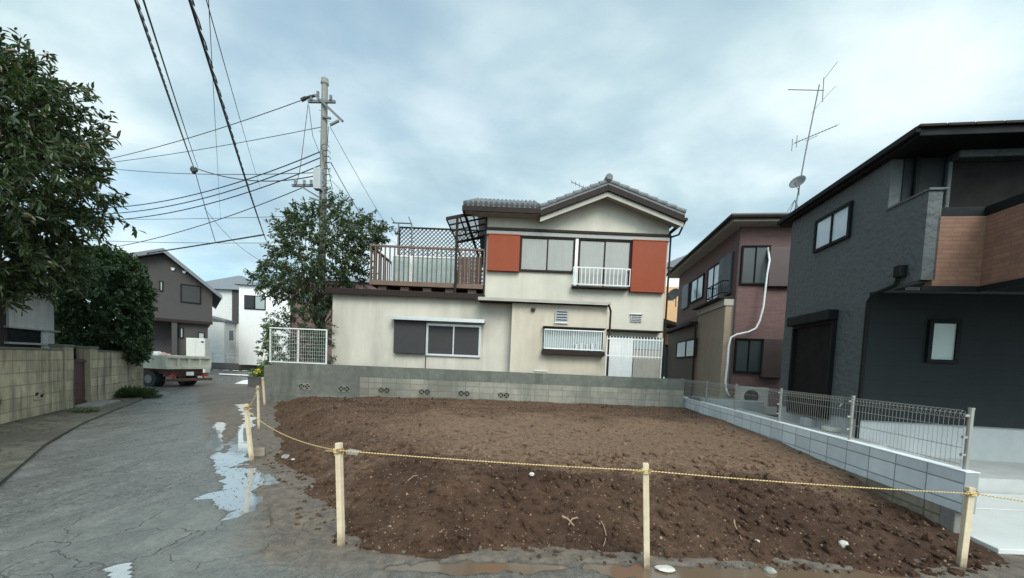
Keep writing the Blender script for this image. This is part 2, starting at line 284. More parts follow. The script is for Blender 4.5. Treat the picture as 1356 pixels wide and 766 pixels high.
def asphalt():
    m, t, b = newmat('wet_asphalt'); tcn = nn(t, 'ShaderNodeTexCoord'); v = tcn.outputs['Object']
    def N(s, d=6.0, r=.6, dist=0.0):
        n = nn(t, 'ShaderNodeTexNoise', i_Scale=s, i_Detail=d, i_Roughness=r, i_Distortion=dist); lk(t, v, n.inputs['Vector']); return n.outputs[0]
    big = N(.45, 7.0, .6, .6); med = N(2.2, 6.0, .65, .4); fine = N(95.0, 4.0, .75)
    mpr = nn(t, 'ShaderNodeMapping'); mpr.inputs['Rotation'].default_value = (0, 0, R(-37)); mpr.inputs['Scale'].default_value = (1.7, .35, 1); lk(t, v, mpr.inputs[0])
    trk = nn(t, 'ShaderNodeTexNoise', i_Scale=2.6, i_Detail=9.0, i_Roughness=.72, i_Distortion=.9); lk(t, mpr.outputs[0], trk.inputs['Vector']); trk = trk.outputs[0]
    c = ramp(t, med, [(.3, (.048, .051, .048)), (.5, (.082, .084, .077)), (.72, (.145, .142, .126))])
    c = mix(t, ramp(t, trk, [(.42, (.85,) * 3), (.55, (0, 0, 0))]), c, (.048, .051, .050))
    c = mix(t, ramp(t, fine, [(.42, (0, 0, 0)), (.62, (.75, .75, .75))]), c, (.30, .29, .26))
    c = mix(t, ramp(t, N(28.0, 5.0, .8), [(.40, (.75,) * 3), (.52, (0, 0, 0))]), c, (.035, .037, .036))
    c = mix(t, ramp(t, N(34.0, 4.0, .8), [(.56, (0, 0, 0)), (.66, (.6, .6, .6))]), c, (.26, .25, .225))
    # muddy verge beside the lot: distance to the lot border line
    sp = nn(t, 'ShaderNodeSeparateXYZ'); lk(t, v, sp.inputs[0])
    # signed distance right of the alley-side border (line through (-1.5,3.2) heading (-.66,.75))
    sd = mth(t, 'ADD', mth(t, 'MULTIPLY', mth(t, 'ADD', sp.outputs[0], 1.65), .75), mth(t, 'MULTIPLY', mth(t, 'SUBTRACT', sp.outputs[1], 3.2), .66))
    sdn = mth(t, 'ADD', mth(t, 'ADD', sd, .55), mth(t, 'MULTIPLY', mth(t, 'SUBTRACT', med, .5), 1.1))
    mud = ramp(t, sdn, [(0, (0, 0, 0)), (.32, (.85, .85, .85))])
    mud2 = ramp(t, mth(t, 'ADD', mth(t, 'MULTIPLY', mth(t, 'SUBTRACT', sp.outputs[1], 2.35), .9), mth(t, 'MULTIPLY', mth(t, 'SUBTRACT', med, .5), .9)), [(.1, (0, 0, 0)), (.65, (1, 1, 1))])
    mudm = mth(t, 'MULTIPLY', mud, mud2)
    # cracks
    dv = nn(t, 'ShaderNodeTexNoise', i_Scale=2.5, i_Detail=5.0); lk(t, v, dv.inputs['Vector'])
    vadd = nn(t, 'ShaderNodeVectorMath', operation='MULTIPLY_ADD'); lk(t, dv.outputs['Color'], vadd.inputs[0]); vadd.inputs[1].default_value = (.7, .7, 0); lk(t, v, vadd.inputs[2])
    flat = nn(t, 'ShaderNodeVectorMath', operation='MULTIPLY'); lk(t, vadd.outputs[0], flat.inputs[0]); flat.inputs[1].default_value = (1, 1, 0)
    vo = nn(t, 'ShaderNodeTexVoronoi', feature='DISTANCE_TO_EDGE', i_Scale=1.6); lk(t, flat.outputs[0], vo.inputs['Vector'])
    vo2 = nn(t, 'ShaderNodeTexVoronoi', feature='DISTANCE_TO_EDGE', i_Scale=4.5); lk(t, flat.outputs[0], vo2.inputs['Vector'])
    ck = ramp(t, vo.outputs[0], [(.0, (.9, .9, .9)), (.010, (0, 0, 0))])
    ck2 = ramp(t, vo2.outputs[0], [(.0, (1, 1, 1)), (.05, (0, 0, 0))])
    dist = nn(t, 'ShaderNodeVectorMath', operation='DISTANCE'); lk(t, v, dist.inputs[0]); dist.inputs[1].default_value = (-2.9, 2.9, 0)
    near = ramp(t, mth(t, 'DIVIDE', dist.outputs['Value'], 4.0), [(.22, (1, 1, 1)), (.42, (0, 0, 0))])
    patchy = ramp(t, N(.8, 3.0), [(.5, (0, 0, 0)), (.6, (1, 1, 1))])
    crack = mth(t, 'MAXIMUM', mth(t, 'MULTIPLY', ck, mth(t, 'MAXIMUM', near, mth(t, 'MULTIPLY', patchy, .5))), mth(t, 'MULTIPLY', ck2, mth(t, 'MULTIPLY', patchy, mth(t, 'MULTIPLY', near, .6))))
    c = mix(t, mth(t, 'MULTIPLY', near, .55), c, ramp(t, med, [(.3, (.09, .095, .085)), (.7, (.19, .19, .168))]))
    c = mix(t, mth(t, 'MULTIPLY', mudm, .95), c, ramp(t, N(9.0), [(.3, (.050, .031, .020)), (.7, (.18, .13, .088))]))
    low = ramp(t, mth(t, 'DIVIDE', mth(t, 'ADD', sp.outputs[2], .004), .02), [(.15, (1, 1, 1)), (.62, (0, 0, 0))])
    c = mix(t, mth(t, 'MULTIPLY', low, .75), c, (.032, .030, .026))
    c = mix(t, mth(t, 'MULTIPLY', crack, .85), c, (.022, .020, .016)); lk(t, c, b.inputs['Base Color'])
    # wetness: rough where dry, glossy where the film of water lies
    wet = mth(t, 'MULTIPLY', ramp(t, big, [(.36, (.95,) * 3), (.5, (.72,) * 3), (.62, (.5,) * 3)]), ramp(t, trk, [(.38, (.26,) * 3), (.5, (.46,) * 3), (.60, (.75,) * 3)]))
    wet2 = mth(t, 'ADD', wet, mth(t, 'MULTIPLY', near, .16)); wet3 = mth(t, 'ADD', wet2, mth(t, 'MULTIPLY', mudm, .38), True)
    wet3 = mth(t, 'SUBTRACT', wet3, mth(t, 'MULTIPLY', low, .38), True)
    lk(t, wet3, b.inputs['Roughness']); b.inputs['Specular IOR Level'].default_value = .75
    h = mth(t, 'SUBTRACT', mth(t, 'ADD', mth(t, 'MULTIPLY', fine, .55), mth(t, 'MULTIPLY', med, .5)), mth(t, 'MULTIPLY', crack, 1.0))
    h = mth(t, 'ADD', h, mth(t, 'MULTIPLY', mth(t, 'MULTIPLY', N(22.0), mudm), 1.6))
    bp = nn(t, 'ShaderNodeBump', i_Strength=.8, i_Distance=.014); lk(t, h, bp.inputs['Height']); lk(t, bp.outputs[0], b.inputs['Normal'])
    return m
M['asphalt'] = asphalt()
M['verge'] = mat('mossy_verge_concrete', (.085, .080, .060), .75, .45, 5, .8, 40, big=.8)
def water(name, col, rough, met=0.0, ior=2.1):
    m, t, b = newmat(name); b.inputs['Base Color'].default_value = (*col, 1); b.inputs['Roughness'].default_value = rough
    b.inputs['Specular IOR Level'].default_value = 1.0; b.inputs['IOR'].default_value = ior; b.inputs['Metallic'].default_value = met
    tcn = nn(t, 'ShaderNodeTexCoord'); n = nn(t, 'ShaderNodeTexNoise', i_Scale=5.0, i_Detail=3.0); lk(t, tcn.outputs['Object'], n.inputs['Vector'])
    bp = nn(t, 'ShaderNodeBump', i_Strength=.08, i_Distance=.01); lk(t, n.outputs[0], bp.inputs['Height']); lk(t, bp.outputs[0], b.inputs['Normal'])
    return m
M['water'] = water('puddle_water', (.36, .38, .385), .03, .36)
M['mudwater'] = water('muddy_water', (.14, .095, .062), .08, .0, 1.5)

# ------------------------------------------------------------------ mesh building
class MB:
    def __init__(s): s.v = []; s.f = []; s.m = []
    def add(s, vs, fs, mi=0):
        o = len(s.v); s.v += [tuple(v) for v in vs]; s.f += [tuple(i + o for i in f) for f in fs]; s.m += [mi] * len(fs); return s
    def box(s, x0, x1, y0, y1, z0, z1, mi=0):
        if x0 > x1: x0, x1 = x1, x0
        if y0 > y1: y0, y1 = y1, y0
        if z0 > z1: z0, z1 = z1, z0
        return s.add([(x0, y0, z0), (x1, y0, z0), (x1, y1, z0), (x0, y1, z0), (x0, y0, z1), (x1, y0, z1), (x1, y1, z1), (x0, y1, z1)],
                     [(0, 3, 2, 1), (4, 5, 6, 7), (0, 1, 5, 4), (1, 2, 6, 5), (2, 3, 7, 6), (3, 0, 4, 7)], mi)
    def bar(s, p, q, w, h=None, mi=0, upv=(0, 0, 1)):
        p, q = Vector(p), Vector(q); h = h or w; d = (q - p).normalized(); u = Vector(upv)
        if abs(d.dot(u)) > .98: u = Vector((0, 1, 0))
        a = d.cross(u).normalized(); b = a.cross(d).normalized(); vs = []
        for e in (p, q):
            for i, j in ((-1, -1), (1, -1), (1, 1), (-1, 1)): vs.append(e + a * i * w / 2 + b * j * h / 2)
        return s.add(vs, [(0, 3, 2, 1), (4, 5, 6, 7), (0, 1, 5, 4), (1, 2, 6, 5), (2, 3, 7, 6), (3, 0, 4, 7)], mi)
    def tube(s, pts, r, n=8, mi=0, spiral=None):
        pts = [Vector(p) for p in pts]; rs = r if isinstance(r, (list, tuple)) else [r] * len(pts); vs = []; prev = None
        for i, p in enumerate(pts):
            d = (pts[min(i + 1, len(pts) - 1)] - pts[max(i - 1, 0)]).normalized()
            if prev is None:
                a = d.cross(Vector((0, 0, 1)) if abs(d.z) < .95 else Vector((1, 0, 0))).normalized()
            else: a = (prev - d * prev.dot(d)).normalized()
            prev = a; b = d.cross(a)
            for k in range(n):
                t = 2 * math.pi * k / n; vs.append(p + (a * math.cos(t) + b * math.sin(t)) * rs[i])
        o = len(s.v); s.v += [tuple(v) for v in vs]
        for i in range(len(pts) - 1):
            for k in range(n):
                k2 = (k + 1) % n; s.f.append((o + i * n + k, o + i * n + k2, o + (i + 1) * n + k2, o + (i + 1) * n + k))
                s.m.append(mi if spiral is None else (mi if ((i + k * spiral / n) % spiral) < spiral / 2 else mi + 1))
        s.f.append(tuple(o + k for k in range(n))[::-1]); s.m.append(mi)
        e = o + (len(pts) - 1) * n; s.f.append(tuple(e + k for k in range(n))); s.m.append(mi); return s
    def prism(s, poly, vec, mi=0):
        n = len(poly); vec = Vector(vec); vs = [Vector(p) for p in poly]; vs += [p + vec for p in vs]
        fs = [tuple(range(n))[::-1], tuple(range(n, 2 * n))] + [(i, (i + 1) % n, n + (i + 1) % n, n + i) for i in range(n)]
        return s.add(vs, fs, mi)
    def blob(s, c, r, seed=0, sub=1, squash=(1, 1, 1), mi=0, rough=.35):
        bm = bmesh.new(); bmesh.ops.create_icosphere(bm, subdivisions=sub, radius=1); rr = random.Random(seed); vs = []
        for v in bm.verts:
            k = 1 + rr.uniform(-rough, rough); vs.append((c[0] + v.co.x * r * k * squash[0], c[1] + v.co.y * r * k * squash[1], c[2] + v.co.z * r * k * squash[2]))
        fs = [[v.index for v in f.verts] for f in bm.faces]; bm.free(); return s.add(vs, fs, mi)
    def build(s, name, mats, parent=None, bevel=0, smooth=False):
        me = bpy.data.meshes.new(name); me.from_pydata(s.v, [], s.f); me.validate()
        for m in (mats if isinstance(mats, (list, tuple)) else [mats]): me.materials.append(M[m] if isinstance(m, str) else m)
        if len(me.polygons) == len(s.m): me.polygons.foreach_set('material_index', s.m)
        bm = bmesh.new(); bm.from_mesh(me); bmesh.ops.recalc_face_normals(bm, faces=bm.faces); bm.to_mesh(me); bm.free()
        if smooth: me.polygons.foreach_set('use_smooth', [True] * len(me.polygons))
        o = bpy.data.objects.new(name, me); COL.objects.link(o)
        if parent: o.parent = parent
        if bevel:
            b = o.modifiers.new('b', 'BEVEL'); b.width = bevel; b.segments = 2; b.limit_method = 'ANGLE'; b.angle_limit = R(40)
        return o
def tag(o, label=None, cat=None, group=None, kind=None):
    for k, v in (('label', label), ('category', cat), ('group', group), ('kind', kind)):
        if v: o[k] = v
    return o
def thing(name, fr, label, cat, group=None):
    o = bpy.data.objects.new(name, None); COL.objects.link(o); o.location = fr[:3]; o.rotation_euler = (0, 0, fr[3]); o.empty_display_size = .3
    return tag(o, label, cat, group)
def arr_mesh(name, verts, faces_n, idx, m, parent=None, smooth=True):
    """verts (N,3); idx flat array with faces_n corners per face"""
    me = bpy.data.meshes.new(name); nf = len(idx) // faces_n
    me.vertices.add(len(verts)); me.vertices.foreach_set('co', np.asarray(verts, dtype=np.float32).ravel())
    me.loops.add(len(idx)); me.loops.foreach_set('vertex_index', np.asarray(idx, dtype=np.int32))
    me.polygons.add(nf); me.polygons.foreach_set('loop_start', np.arange(nf, dtype=np.int32) * faces_n)
    me.polygons.foreach_set('loop_total', np.full(nf, faces_n, dtype=np.int32))
    me.polygons.foreach_set('use_smooth', np.full(nf, smooth)); me.update(calc_edges=True); me.validate()
    me.materials.append(M[m]); o = bpy.data.objects.new(name, me); COL.objects.link(o)
    if parent: o.parent = parent
    return o
def grid(name, xs, ys, H, m, keep=None):
    nx, ny = len(xs), len(ys); X, Y = np.meshgrid(xs, ys); V = np.stack([X, Y, H], -1).reshape(-1, 3)
    i = np.arange(nx * ny).reshape(ny, nx); q = np.stack([i[:-1, :-1], i[:-1, 1:], i[1:, 1:], i[1:, :-1]], -1).reshape(-1, 4)
    if keep is not None:
        q = q[keep.reshape(-1)[q].any(1)]
        used = np.unique(q); mp_ = np.full(nx * ny, -1); mp_[used] = np.arange(len(used)); V = V[used]; q = mp_[q]
    return arr_mesh(name, V, 4, q.ravel(), m)

TH = R(7.9); TT = math.tan(TH)
WX0 = 4.0                                   # new block wall: face passes through (WX0 + y*TT, y)

# ================================================================== GROUND
s = MB(); s.add([(-1500, -300, -.07), (1500, -300, -.07), (1500, 2500, -.07), (-1500, 2500, -.07)], [(0, 1, 2, 3)])
tag(s.build('ground', 'asphalt'), kind='structure')

def capdist(X, Y, pts):
    best = np.full(X.shape, 1e9)
    for (a, b) in zip(pts[:-1], pts[1:]):
        ax, ay, ar = a; bx, by, brr = b; dx, dy = bx - ax, by - ay
        t = np.clip(((X - ax) * dx + (Y - ay) * dy) / (dx * dx + dy * dy + 1e-9), 0, 1)
        best = np.minimum(best, np.hypot(X - ax - t * dx, Y - ay - t * dy) / (ar + (brr - ar) * t))
    return best
def path(pxs): return [(G(x, y).x, G(x, y).y, r) for x, y, r in pxs]
P_stream = path([(318, 536, .12), (330, 556, .11), (322, 580, .14), (312, 605, .15), (318, 632, .18), (322, 655, .21), (322, 676, .14), (306, 686, .08)])
P_side = path([(292, 560, .10), (285, 590, .09), (296, 625, .07)])
P_main = path([(262, 661, .04), (280, 657, .08), (300, 654, .12), (330, 668, .10)])
P_near = path([(146, 785, .10), (160, 752, .06)])
P_mud = path([(520, 752, .05), (640, 752, .10), (760, 752, .08), (900, 758, .12), (1050, 761, .13), (1190, 763, .09)])
P_small = path([(352, 630, .05), (360, 640, .06)])
P_upper = path([(262, 540, .3), (290, 545, .25)])
PUD = [P_side, P_stream, P_main, P_near, P_mud, P_small]
xs = np.arange(-17, 10, .055); ys = np.arange(1.2, 20, .055); X, Y = np.meshgrid(xs, ys)
H = fbm(X, Y, .5, 3, 1) * .010 + fbm(X, Y, 3.0, 4, 5) * .014 + fbm(X, Y, 9, 4, 9, .6) * .012
warp = fbm(X, Y, 3.2, 6, 21, .72) * 3.4
for P in PUD:
    d = capdist(X, Y, P) + warp; H = H - .026 * sstep(1.35, .35, d)
edge = np.minimum.reduce([X + 17, 10 - X, 20 - Y]); H = H - .09 * sstep(.6, 0, edge) + .012
o = grid('road', xs, ys, H, 'asphalt'); tag(o, kind='structure')
WL = .0015
def water_sheet(name, P, m, lvl=WL, k=1.9):
    st = .12; xs_ = np.arange(min(p[0] for p in P) - .8, max(p[0] for p in P) + .8, st); ys_ = np.arange(min(p[1] for p in P) - .8, max(p[1] for p in P) + .8, st)
    XX, YY = np.meshgrid(xs_, ys_); keep = capdist(XX, YY, P) < k
    o = grid(name, xs_, ys_, np.full(XX.shape, lvl), m, keep); tag(o, kind='structure'); return o
for i, P in enumerate([P_side, P_stream, P_main, P_near, P_small]): water_sheet('puddle', P, 'water', WL - .0005 * i)
water_sheet('muddy_puddle', P_mud, 'mudwater', WL - .003)

# verge strip on the left of the alley, between the block wall and the roadway
vg = [G(-160, 780), G(-60, 700), G(0, 645), G(60, 592), G(110, 563), G(150, 546), G(188, 531)]
vw = [G(-160, 640), G(-60, 588), G(0, 566), G(50, 554), G(95, 541), G(140, 530), G(190, 521)]
s = MB()
for i in range(len(vg) - 1):
    a, b, c, d = vg[i], vg[i + 1], vw[i + 1], vw[i]
    w = Vector(((d - a).x, (d - a).y, 0)).normalized() * -.6; w2 = Vector(((c - b).x, (c - b).y, 0)).normalized() * -.6
    P_ = [Vector((a.x, a.y, -.05)), Vector((b.x, b.y, -.05)), Vector((c.x, c.y, -.05)) - w2, Vector((d.x, d.y, -.05)) - w]
    s.prism(P_, (0, 0, .105))
tag(s.build('footway', 'verge'), kind='structure')

# ---------------- the cleared lot
def border(X, Y):
    """distance inside the lot (metres, >0 inside)"""
    f = Y - (3.16 + .10 * np.sin(X * 1.3) + .05 * np.sin(X * 3.1))
    # alley side: polyline (-1.35,3.2) -> (-3.65,5.75) -> (-7.75,12.3)
    def side(ax, ay, bx, by):
        dx, dy = bx - ax, by - ay; L = math.hypot(dx, dy); return ((X - ax) * dy - (Y - ay) * dx) / L
    l = np.minimum(side(-1.2, 3.15, -3.5, 5.75), side(-3.5, 5.75, -7.7, 12.3)) if False else np.where(Y < 5.75, side(-1.2, 3.15, -3.5, 5.75), side(-3.5, 5.75, -7.7, 12.3))
    return np.minimum(f, l)
def soil_h(X, Y):
    b = border(X, Y) + fbm(X, Y, 1.6, 4, 31) * .45
    plat = .27 + .10 * sstep(3.5, 9, Y) - .16 * sstep(-2.5, -7.5, X)
    plat = plat + .06 * np.exp(-((X - .2) ** 2 / 2.0 + (Y - 4.2) ** 2 / .25))
    h = plat * sstep(-.02, 1.15, b) ** .85 + .03 * sstep(0, .15, b)
    amp = .20 + .80 * sstep(1.9, .6, b)
    h = h * (1 - .62 * sstep(2.9, 4.4, X) * sstep(5.6, 4.3, Y))
    h = h + sstep(0, .35, b) * (fbm(X, Y, 1.1, 4, 40) * .10 + amp * (fbm(X, Y, 4.0, 4, 50, .55) * .085 + fbm(X, Y, 11, 4, 60, .7) * .055))
    return np.where(b < 0, np.minimum(h, -.06), h)
xs = np.arange(-8.3, 6.1, .04); ys = np.arange(3.0, 12.56, .04); X, Y = np.meshgrid(xs, ys); H = soil_h(X, Y)
inside = (X < WX0 + Y * TT + .07); H = np.where(inside, H, -.3)
o = grid('soil_ground', xs, ys, H, 'soil', (H > -.12) & inside); tag(o, kind='structure')

# clods and crumbs: nobody could count them
def scatter(name, n, rmin, rmax, m, seed, power=2.2, front=.5, label=None, cat=None, region=None):
    g = np.random.default_rng(seed); ico = bmesh.new(); bmesh.ops.create_icosphere(ico, subdivisions=1, radius=1)
    bv = np.array([v.co[:] for v in ico.verts]); bf = np.array([[v.index for v in f.verts] for f in ico.faces]); ico.free()
    x = g.uniform(-7.8, 5.7, n * 4); y = np.where(g.random(n * 4) < front, g.uniform(3.05, 5.6, n * 4), g.uniform(3.2, 12.4, n * 4))
    if region: k = region(x, y)
    else: k = (border(x, y) > .02) & (x < WX0 + y * TT - .06)
    x, y = x[k][:n], y[k][:n]; n = len(x); z = np.maximum(soil_h(x, y), -.0)
    r = rmin + (rmax - rmin) * g.random(n) ** power
    V = bv[None] * (1 + g.uniform(-.35, .35, (n, len(bv), 1))) * (r[:, None, None] * g.uniform(.6, 1.25, (n, 1, 3)))
    V = V + np.stack([x, y, z + r * .25], -1)[:, None]
    I = (bf[None] + (np.arange(n) * len(bv))[:, None, None]).ravel()
    o = arr_mesh(name, V.reshape(-1, 3), 3, I, m, smooth=False); tag(o, label, cat, kind='stuff'); return o
scatter('soil_clods', 5200, .006, .050, 'soil', 3, 4.0, .66, 'dark brown soil clods littering the cleared lot', 'soil clods')
scatter('soil_crumbs', 2000, .003, .015, 'clod_dry', 4, 3.8, .30, 'pale dry crumbs and grit scattered over the brown soil', 'grit')
scatter('soil_grit', 12000, .003, .010, 'clod_dry', 8, 2.5, .0, 'fine tan grit on the level top of the cleared lot', 'grit', region=lambda x, y: (y > 4.5) & (border(x, y) > .9) & (x < WX0 + y * TT - .1))
scatter('mud_crumbs', 5200, .004, .030, 'soil', 9, 4.0, .72, 'small muddy crumbs strewn where the soil meets the road', 'mud crumbs', region=lambda x, y: (border(x, y) > -.38 + .3 * vnoise(x * 3, y * 3, 4)) & (border(x, y) < .12) & (x < 3.9))
scatter('verge_gravel', 3200, .003, .018, 'mudstone', 6, 4.0, .7, 'grey gravel and mud crumbs along the edge of the lot', 'gravel',
        region=lambda x, y: (border(x, y) > -.55) & (border(x, y) < .08) & (x < 3.9))

scatter('road_grit', 3600, .002, .009, 'mudstone', 12, 3.0, .75, 'fine grit washed onto the wet road beside the lot', 'grit', region=lambda x, y: (border(x, y) > -1.3) & (border(x, y) < -.25) & (x < 3.9) & (vnoise(x * 2, y * 2, 7) > .35))
def litter(name, n, seed, label):
    g = np.random.default_rng(seed); k = g.integers(0, len(vw) - 1, n); u = g.random(n); w_ = g.random(n) ** 2.2 * .75
    a = np.array([[v.x, v.y] for v in vw]); b = np.array([[v.x, v.y] for v in vg]); A = a[k] * (1 - u[:, None]) + a[k + 1] * u[:, None]; B = b[k] * (1 - u[:, None]) + b[k + 1] * u[:, None]
    Q = A + (B - A) * w_[:, None]; P = np.concatenate([Q, np.full((n, 1), .058)], 1); dr = g.normal(size=(n, 3)); dr[:, 2] = np.abs(dr[:, 2]) * .15
    s_ = g.uniform(.02, .06, n)[:, None]; d = dr / np.linalg.norm(dr, axis=1, keepdims=True); sd_ = np.cross(d, [0, 0, 1.0]) * s_ * .3
    V = np.stack([P, P + d * s_ * .5 + sd_, P + d * s_, P + d * s_ * .5 - sd_], 1).reshape(-1, 3); o = arr_mesh(name, V, 4, np.arange(4 * n), 'dead_leaf', smooth=False); tag(o, label, 'leaf litter', kind='stuff')
M['dead_leaf'] = leafmat('dead_leaf', (.05, .035, .02), (.10, .065, .03), (.22, .15, .06), .7)
litter('leaf_litter', 1500, 31, 'brown leaf litter collected on the footway below the left wall')

# ---------------- neighbour's paving on the right, driveway slabs, yard behind
def wl(y, off=0): return WX0 + y * TT + off
s = MB(); s.prism([(wl(5.2, .1), 5.12, 0), (16, 5.12, 0), (16, 7.2, 0), (wl(7.2, .1), 7.2, 0)], (0, 0, .32))
s.prism([(wl(6.0, .1), 6.0, .321), (wl(6.0, 1.15), 6.0, .321), (wl(12.3, 1.15), 12.3, .321), (16, 12.3, .321), (16, 19, .321), (wl(19, .1), 19, .321)], (0, 0, .26)); tag(s.build('paving', 'concrete'), kind='structure')
s = MB()
s.prism([(wl(3.62, .12), 3.50, .012), (12, 3.50, .012), (12, 4.46, .060), (wl(4.4, .12), 4.46, .060)], (0, 0, .05))
s.prism([(wl(4.5, .12), 4.50, .062), (12, 4.50, .062), (12, 5.06, .085), (wl(5.1, .12), 5.06, .085)], (0, 0, .05))
tag(s.build('driveway', 'slab', bevel=.008), kind='structure')
s = MB(); s.box(-7.4, 5.7, 12.62, 40, -.05, .12); tag(s.build('yard_ground', 'kerb'), kind='structure')
# far road: kerbed strip and painted marks
s = MB(); s.box(-60, 6, 38.0, 60, -.05, .45); s.box(-60, 6, 37.7, 38.0, -.05, .52, 1); tag(s.build('pavement', ['concrete', 'kerb']), kind='structure')
s = MB()
for q in ([(300, 512), (330, 513), (330, 503), (322, 504)], [(290, 496), (330, 498), (330, 496.6), (290, 494.8)]):
    s.add([tuple(G(x, y, -.028)) for x, y in q], [(0, 1, 2, 3)])
for k in range(4): 
    s.add([tuple(G(282 + k * 13 + dx, 489.6 + dy + k * .4, -.028)) for dx, dy in ((0, 0), (8, .3), (8, 1.1), (0, .8))], [(0, 1, 2, 3)])
tag(s.build('road_markings', 'paint'), kind='structure')

# ================================================================== MAIN HOUSE
HY = 13.6; hf = (0.0, HY, 0.12, 0.0)
def m(px, py, y=0.0):  # point on the plane y (local) of the house
    return loc(px, py, hf, 'y', y)
house = thing('plaster_house', hf, 'cream plaster two-storey house with rust red shutter boxes behind the block wall', 'house')
xl, xm, xr = m(440, 430).x, m(644, 330).x, m(879, 420).x
zw = m(500, 389).z; ridge = m(806, 249, -.0)
gb_r = m(884, 296); gb_l = m(690, 290)
bx0, bx1 = m(677, 440, -.45).x, m(803, 440, -.45).x; bzt = m(740, 404, -.45).z
# walls
s = MB(); zt = m(660, 284).z
s.prism([(xm, 0, 0), (xr, 0, 0), (xr, 0, gb_r.z), (ridge.x, 0, ridge.z), (m(720, 282).x, 0, zt + .06), (xm, 0, zt)], (0, 7, 0))
s.build('upper_wall', 'cream_clean', house)
s = MB(); s.box(xl, xm - .001, 0, 6, 0, zw - .03); s.box(xm, bx0 - .001, -.03, -.002, 0, zw - .22); s.build('lower_wall', 'cream', house)
s = MB(); s.box(bx0, bx1, -.45, -.002, 0, bzt); s.build('kitchen_bay', 'cream_warm', house)
s = MB(); a = m(633, 397, -.7); b = m(809, 405, -.7)
s.box(a.x, b.x, -.7, -.003, b.z + .02, b.z + .09); s.box(a.x, b.x, -.72, -.702, b.z - .0, b.z + .11, 1); s.build('bay_roof', ['brown', 'soffit'], house, .01)
# wing roof edge
s = MB(); s.box(xl - .12, xm + .02, -.22, 6.2, zw - .02, zw + .10); s.box(xl - .14, xm + .0, -.27, -.222, zw - .10, zw + .10); s.build('wing_roof', 'brown', house, .012)
# main roof: slabs
rz = m(806, 243, -.6); re_r = m(907, 284, -.6); re_l = m(716, 277, -.6)
def slope(p, q, t0, t1, y0, y1, mb, mi=0):
    mb.prism([(p.x, y0, p.z + t0), (q.x, y0, q.z + t0), (q.x, y0, q.z + t1), (p.x, y0, p.z + t1)], (0, y1 - y0, 0), mi)
s = MB(); slope(rz, re_r, -.04, .05, -.6, 7.4, s); slope(rz, re_l, -.04, .05, -.6, 7.4, s)
le = m(613, 271, -.6)
s.prism([(le.x, -.58, le.z - .02), (re_l.x + .1, -.58, le.z - .02), (re_l.x + .1, 3.4, le.z + 1.75), (le.x, 3.4, le.z + 1.75)], (0, 0, .07))
s.prism([(le.x, 7.3, le.z - .02), (re_l.x + .1, 7.3, le.z - .02), (re_l.x + .1, 3.4, le.z + 1.75), (le.x, 3.4, le.z + 1.75)], (0, 0, .07))
# pan tiles on the camera-side eave and barrel verge tiles on the gable
nt_ = 15
for i in range(nt_):
    x = le.x + (re_l.x - le.x) * (i + .5) / nt_
    s.tube([(x, -.63, le.z + .06), (x, 3.4, le.z + 1.86)], .062, 8)
for k in range(9):
    yy = -.55 + k * .42; s.box(le.x, re_l.x, yy, yy + .05, le.z + .06 + (yy + .58) * .44, le.z + .13 + (yy + .58) * .44)
for (p, q, n) in ((rz, re_r, 8), (rz, re_l, 8)):
    for k in range(n):
        u0, u1 = (k + .02) / n, (k + 1.10) / n; A = p.lerp(q, u0); B = p.lerp(q, min(u1, 1.03))
        s.tube([(A.x, -.55, A.z + .075), (B.x, -.55, B.z + .105)], [.078, .090], 12)
        for yy in (-.2, .3): s.tube([(A.x, yy, A.z + .07), (B.x, yy, B.z + .1)], .08, 8)
s.tube([(rz.x, -.66, rz.z + .17), (rz.x, 7.4, rz.z + .17)], .125, 14)
s.tube([(rz.x, -.70, rz.z + .17), (rz.x, -.66, rz.z + .17)], .09, 14)
s.build('roof', 'tile', house, 0, False)
s = MB(); slope(rz, re_r, -.24, -.042, -.62, -.56, s); slope(rz, re_l, -.24, -.042, -.62, -.56, s)
s.box(le.x - .02, re_l.x, -.62, -.56, le.z - .20, le.z - .03); s.box(le.x - .02, le.x + .04, -.56, 7, le.z - .20, le.z - .03)
s.tube([(re_r.x + .06, -.6, re_r.z - .16), (re_r.x + .06, 7.3, re_r.z - .16)], .06, 8)
s.tube([(re_r.x + .06, -.5, re_r.z - .2), (xr + .25, -.25, re_r.z - .55), (xr + .05, -.08, gb_r.z - .5)], .035, 8)
s.build('bargeboard', 'brown', house, .006)
s = MB(); slope(rz, re_r, -.40, -.245, -.54, -.50, s); slope(rz, re_l, -.40, -.245, -.54, -.50, s)
slope(rz, re_r, -.26, -.2, -.50, .0, s); slope(rz, re_l, -.26, -.2, -.50, .0, s); s.box(le.x, re_l.x, -.55, -.002, le.z - .16, le.z - .11)
s.build('soffit', 'soffit', house)
# eyebrow band above upper windows
a, b = m(643, 304), m(886, 315)
s = MB(); s.box(xm - .02, xr + .03, -.16, -.002, b.z - .03, b.z + .06); s.box(xm, xr, -.12, -.004, b.z - .17, b.z - .033, 1); s.build('window_hood', ['brown', 'shutter_grey'], house, .006)
zb = b.z - .175
def rect(px0, py0, px1, py1, y=0.0):
    a, b = m(px0, py0, y), m(px1, py1, y); return min(a.x, b.x), max(a.x, b.x), min(a.z, b.z), max(a.z, b.z)
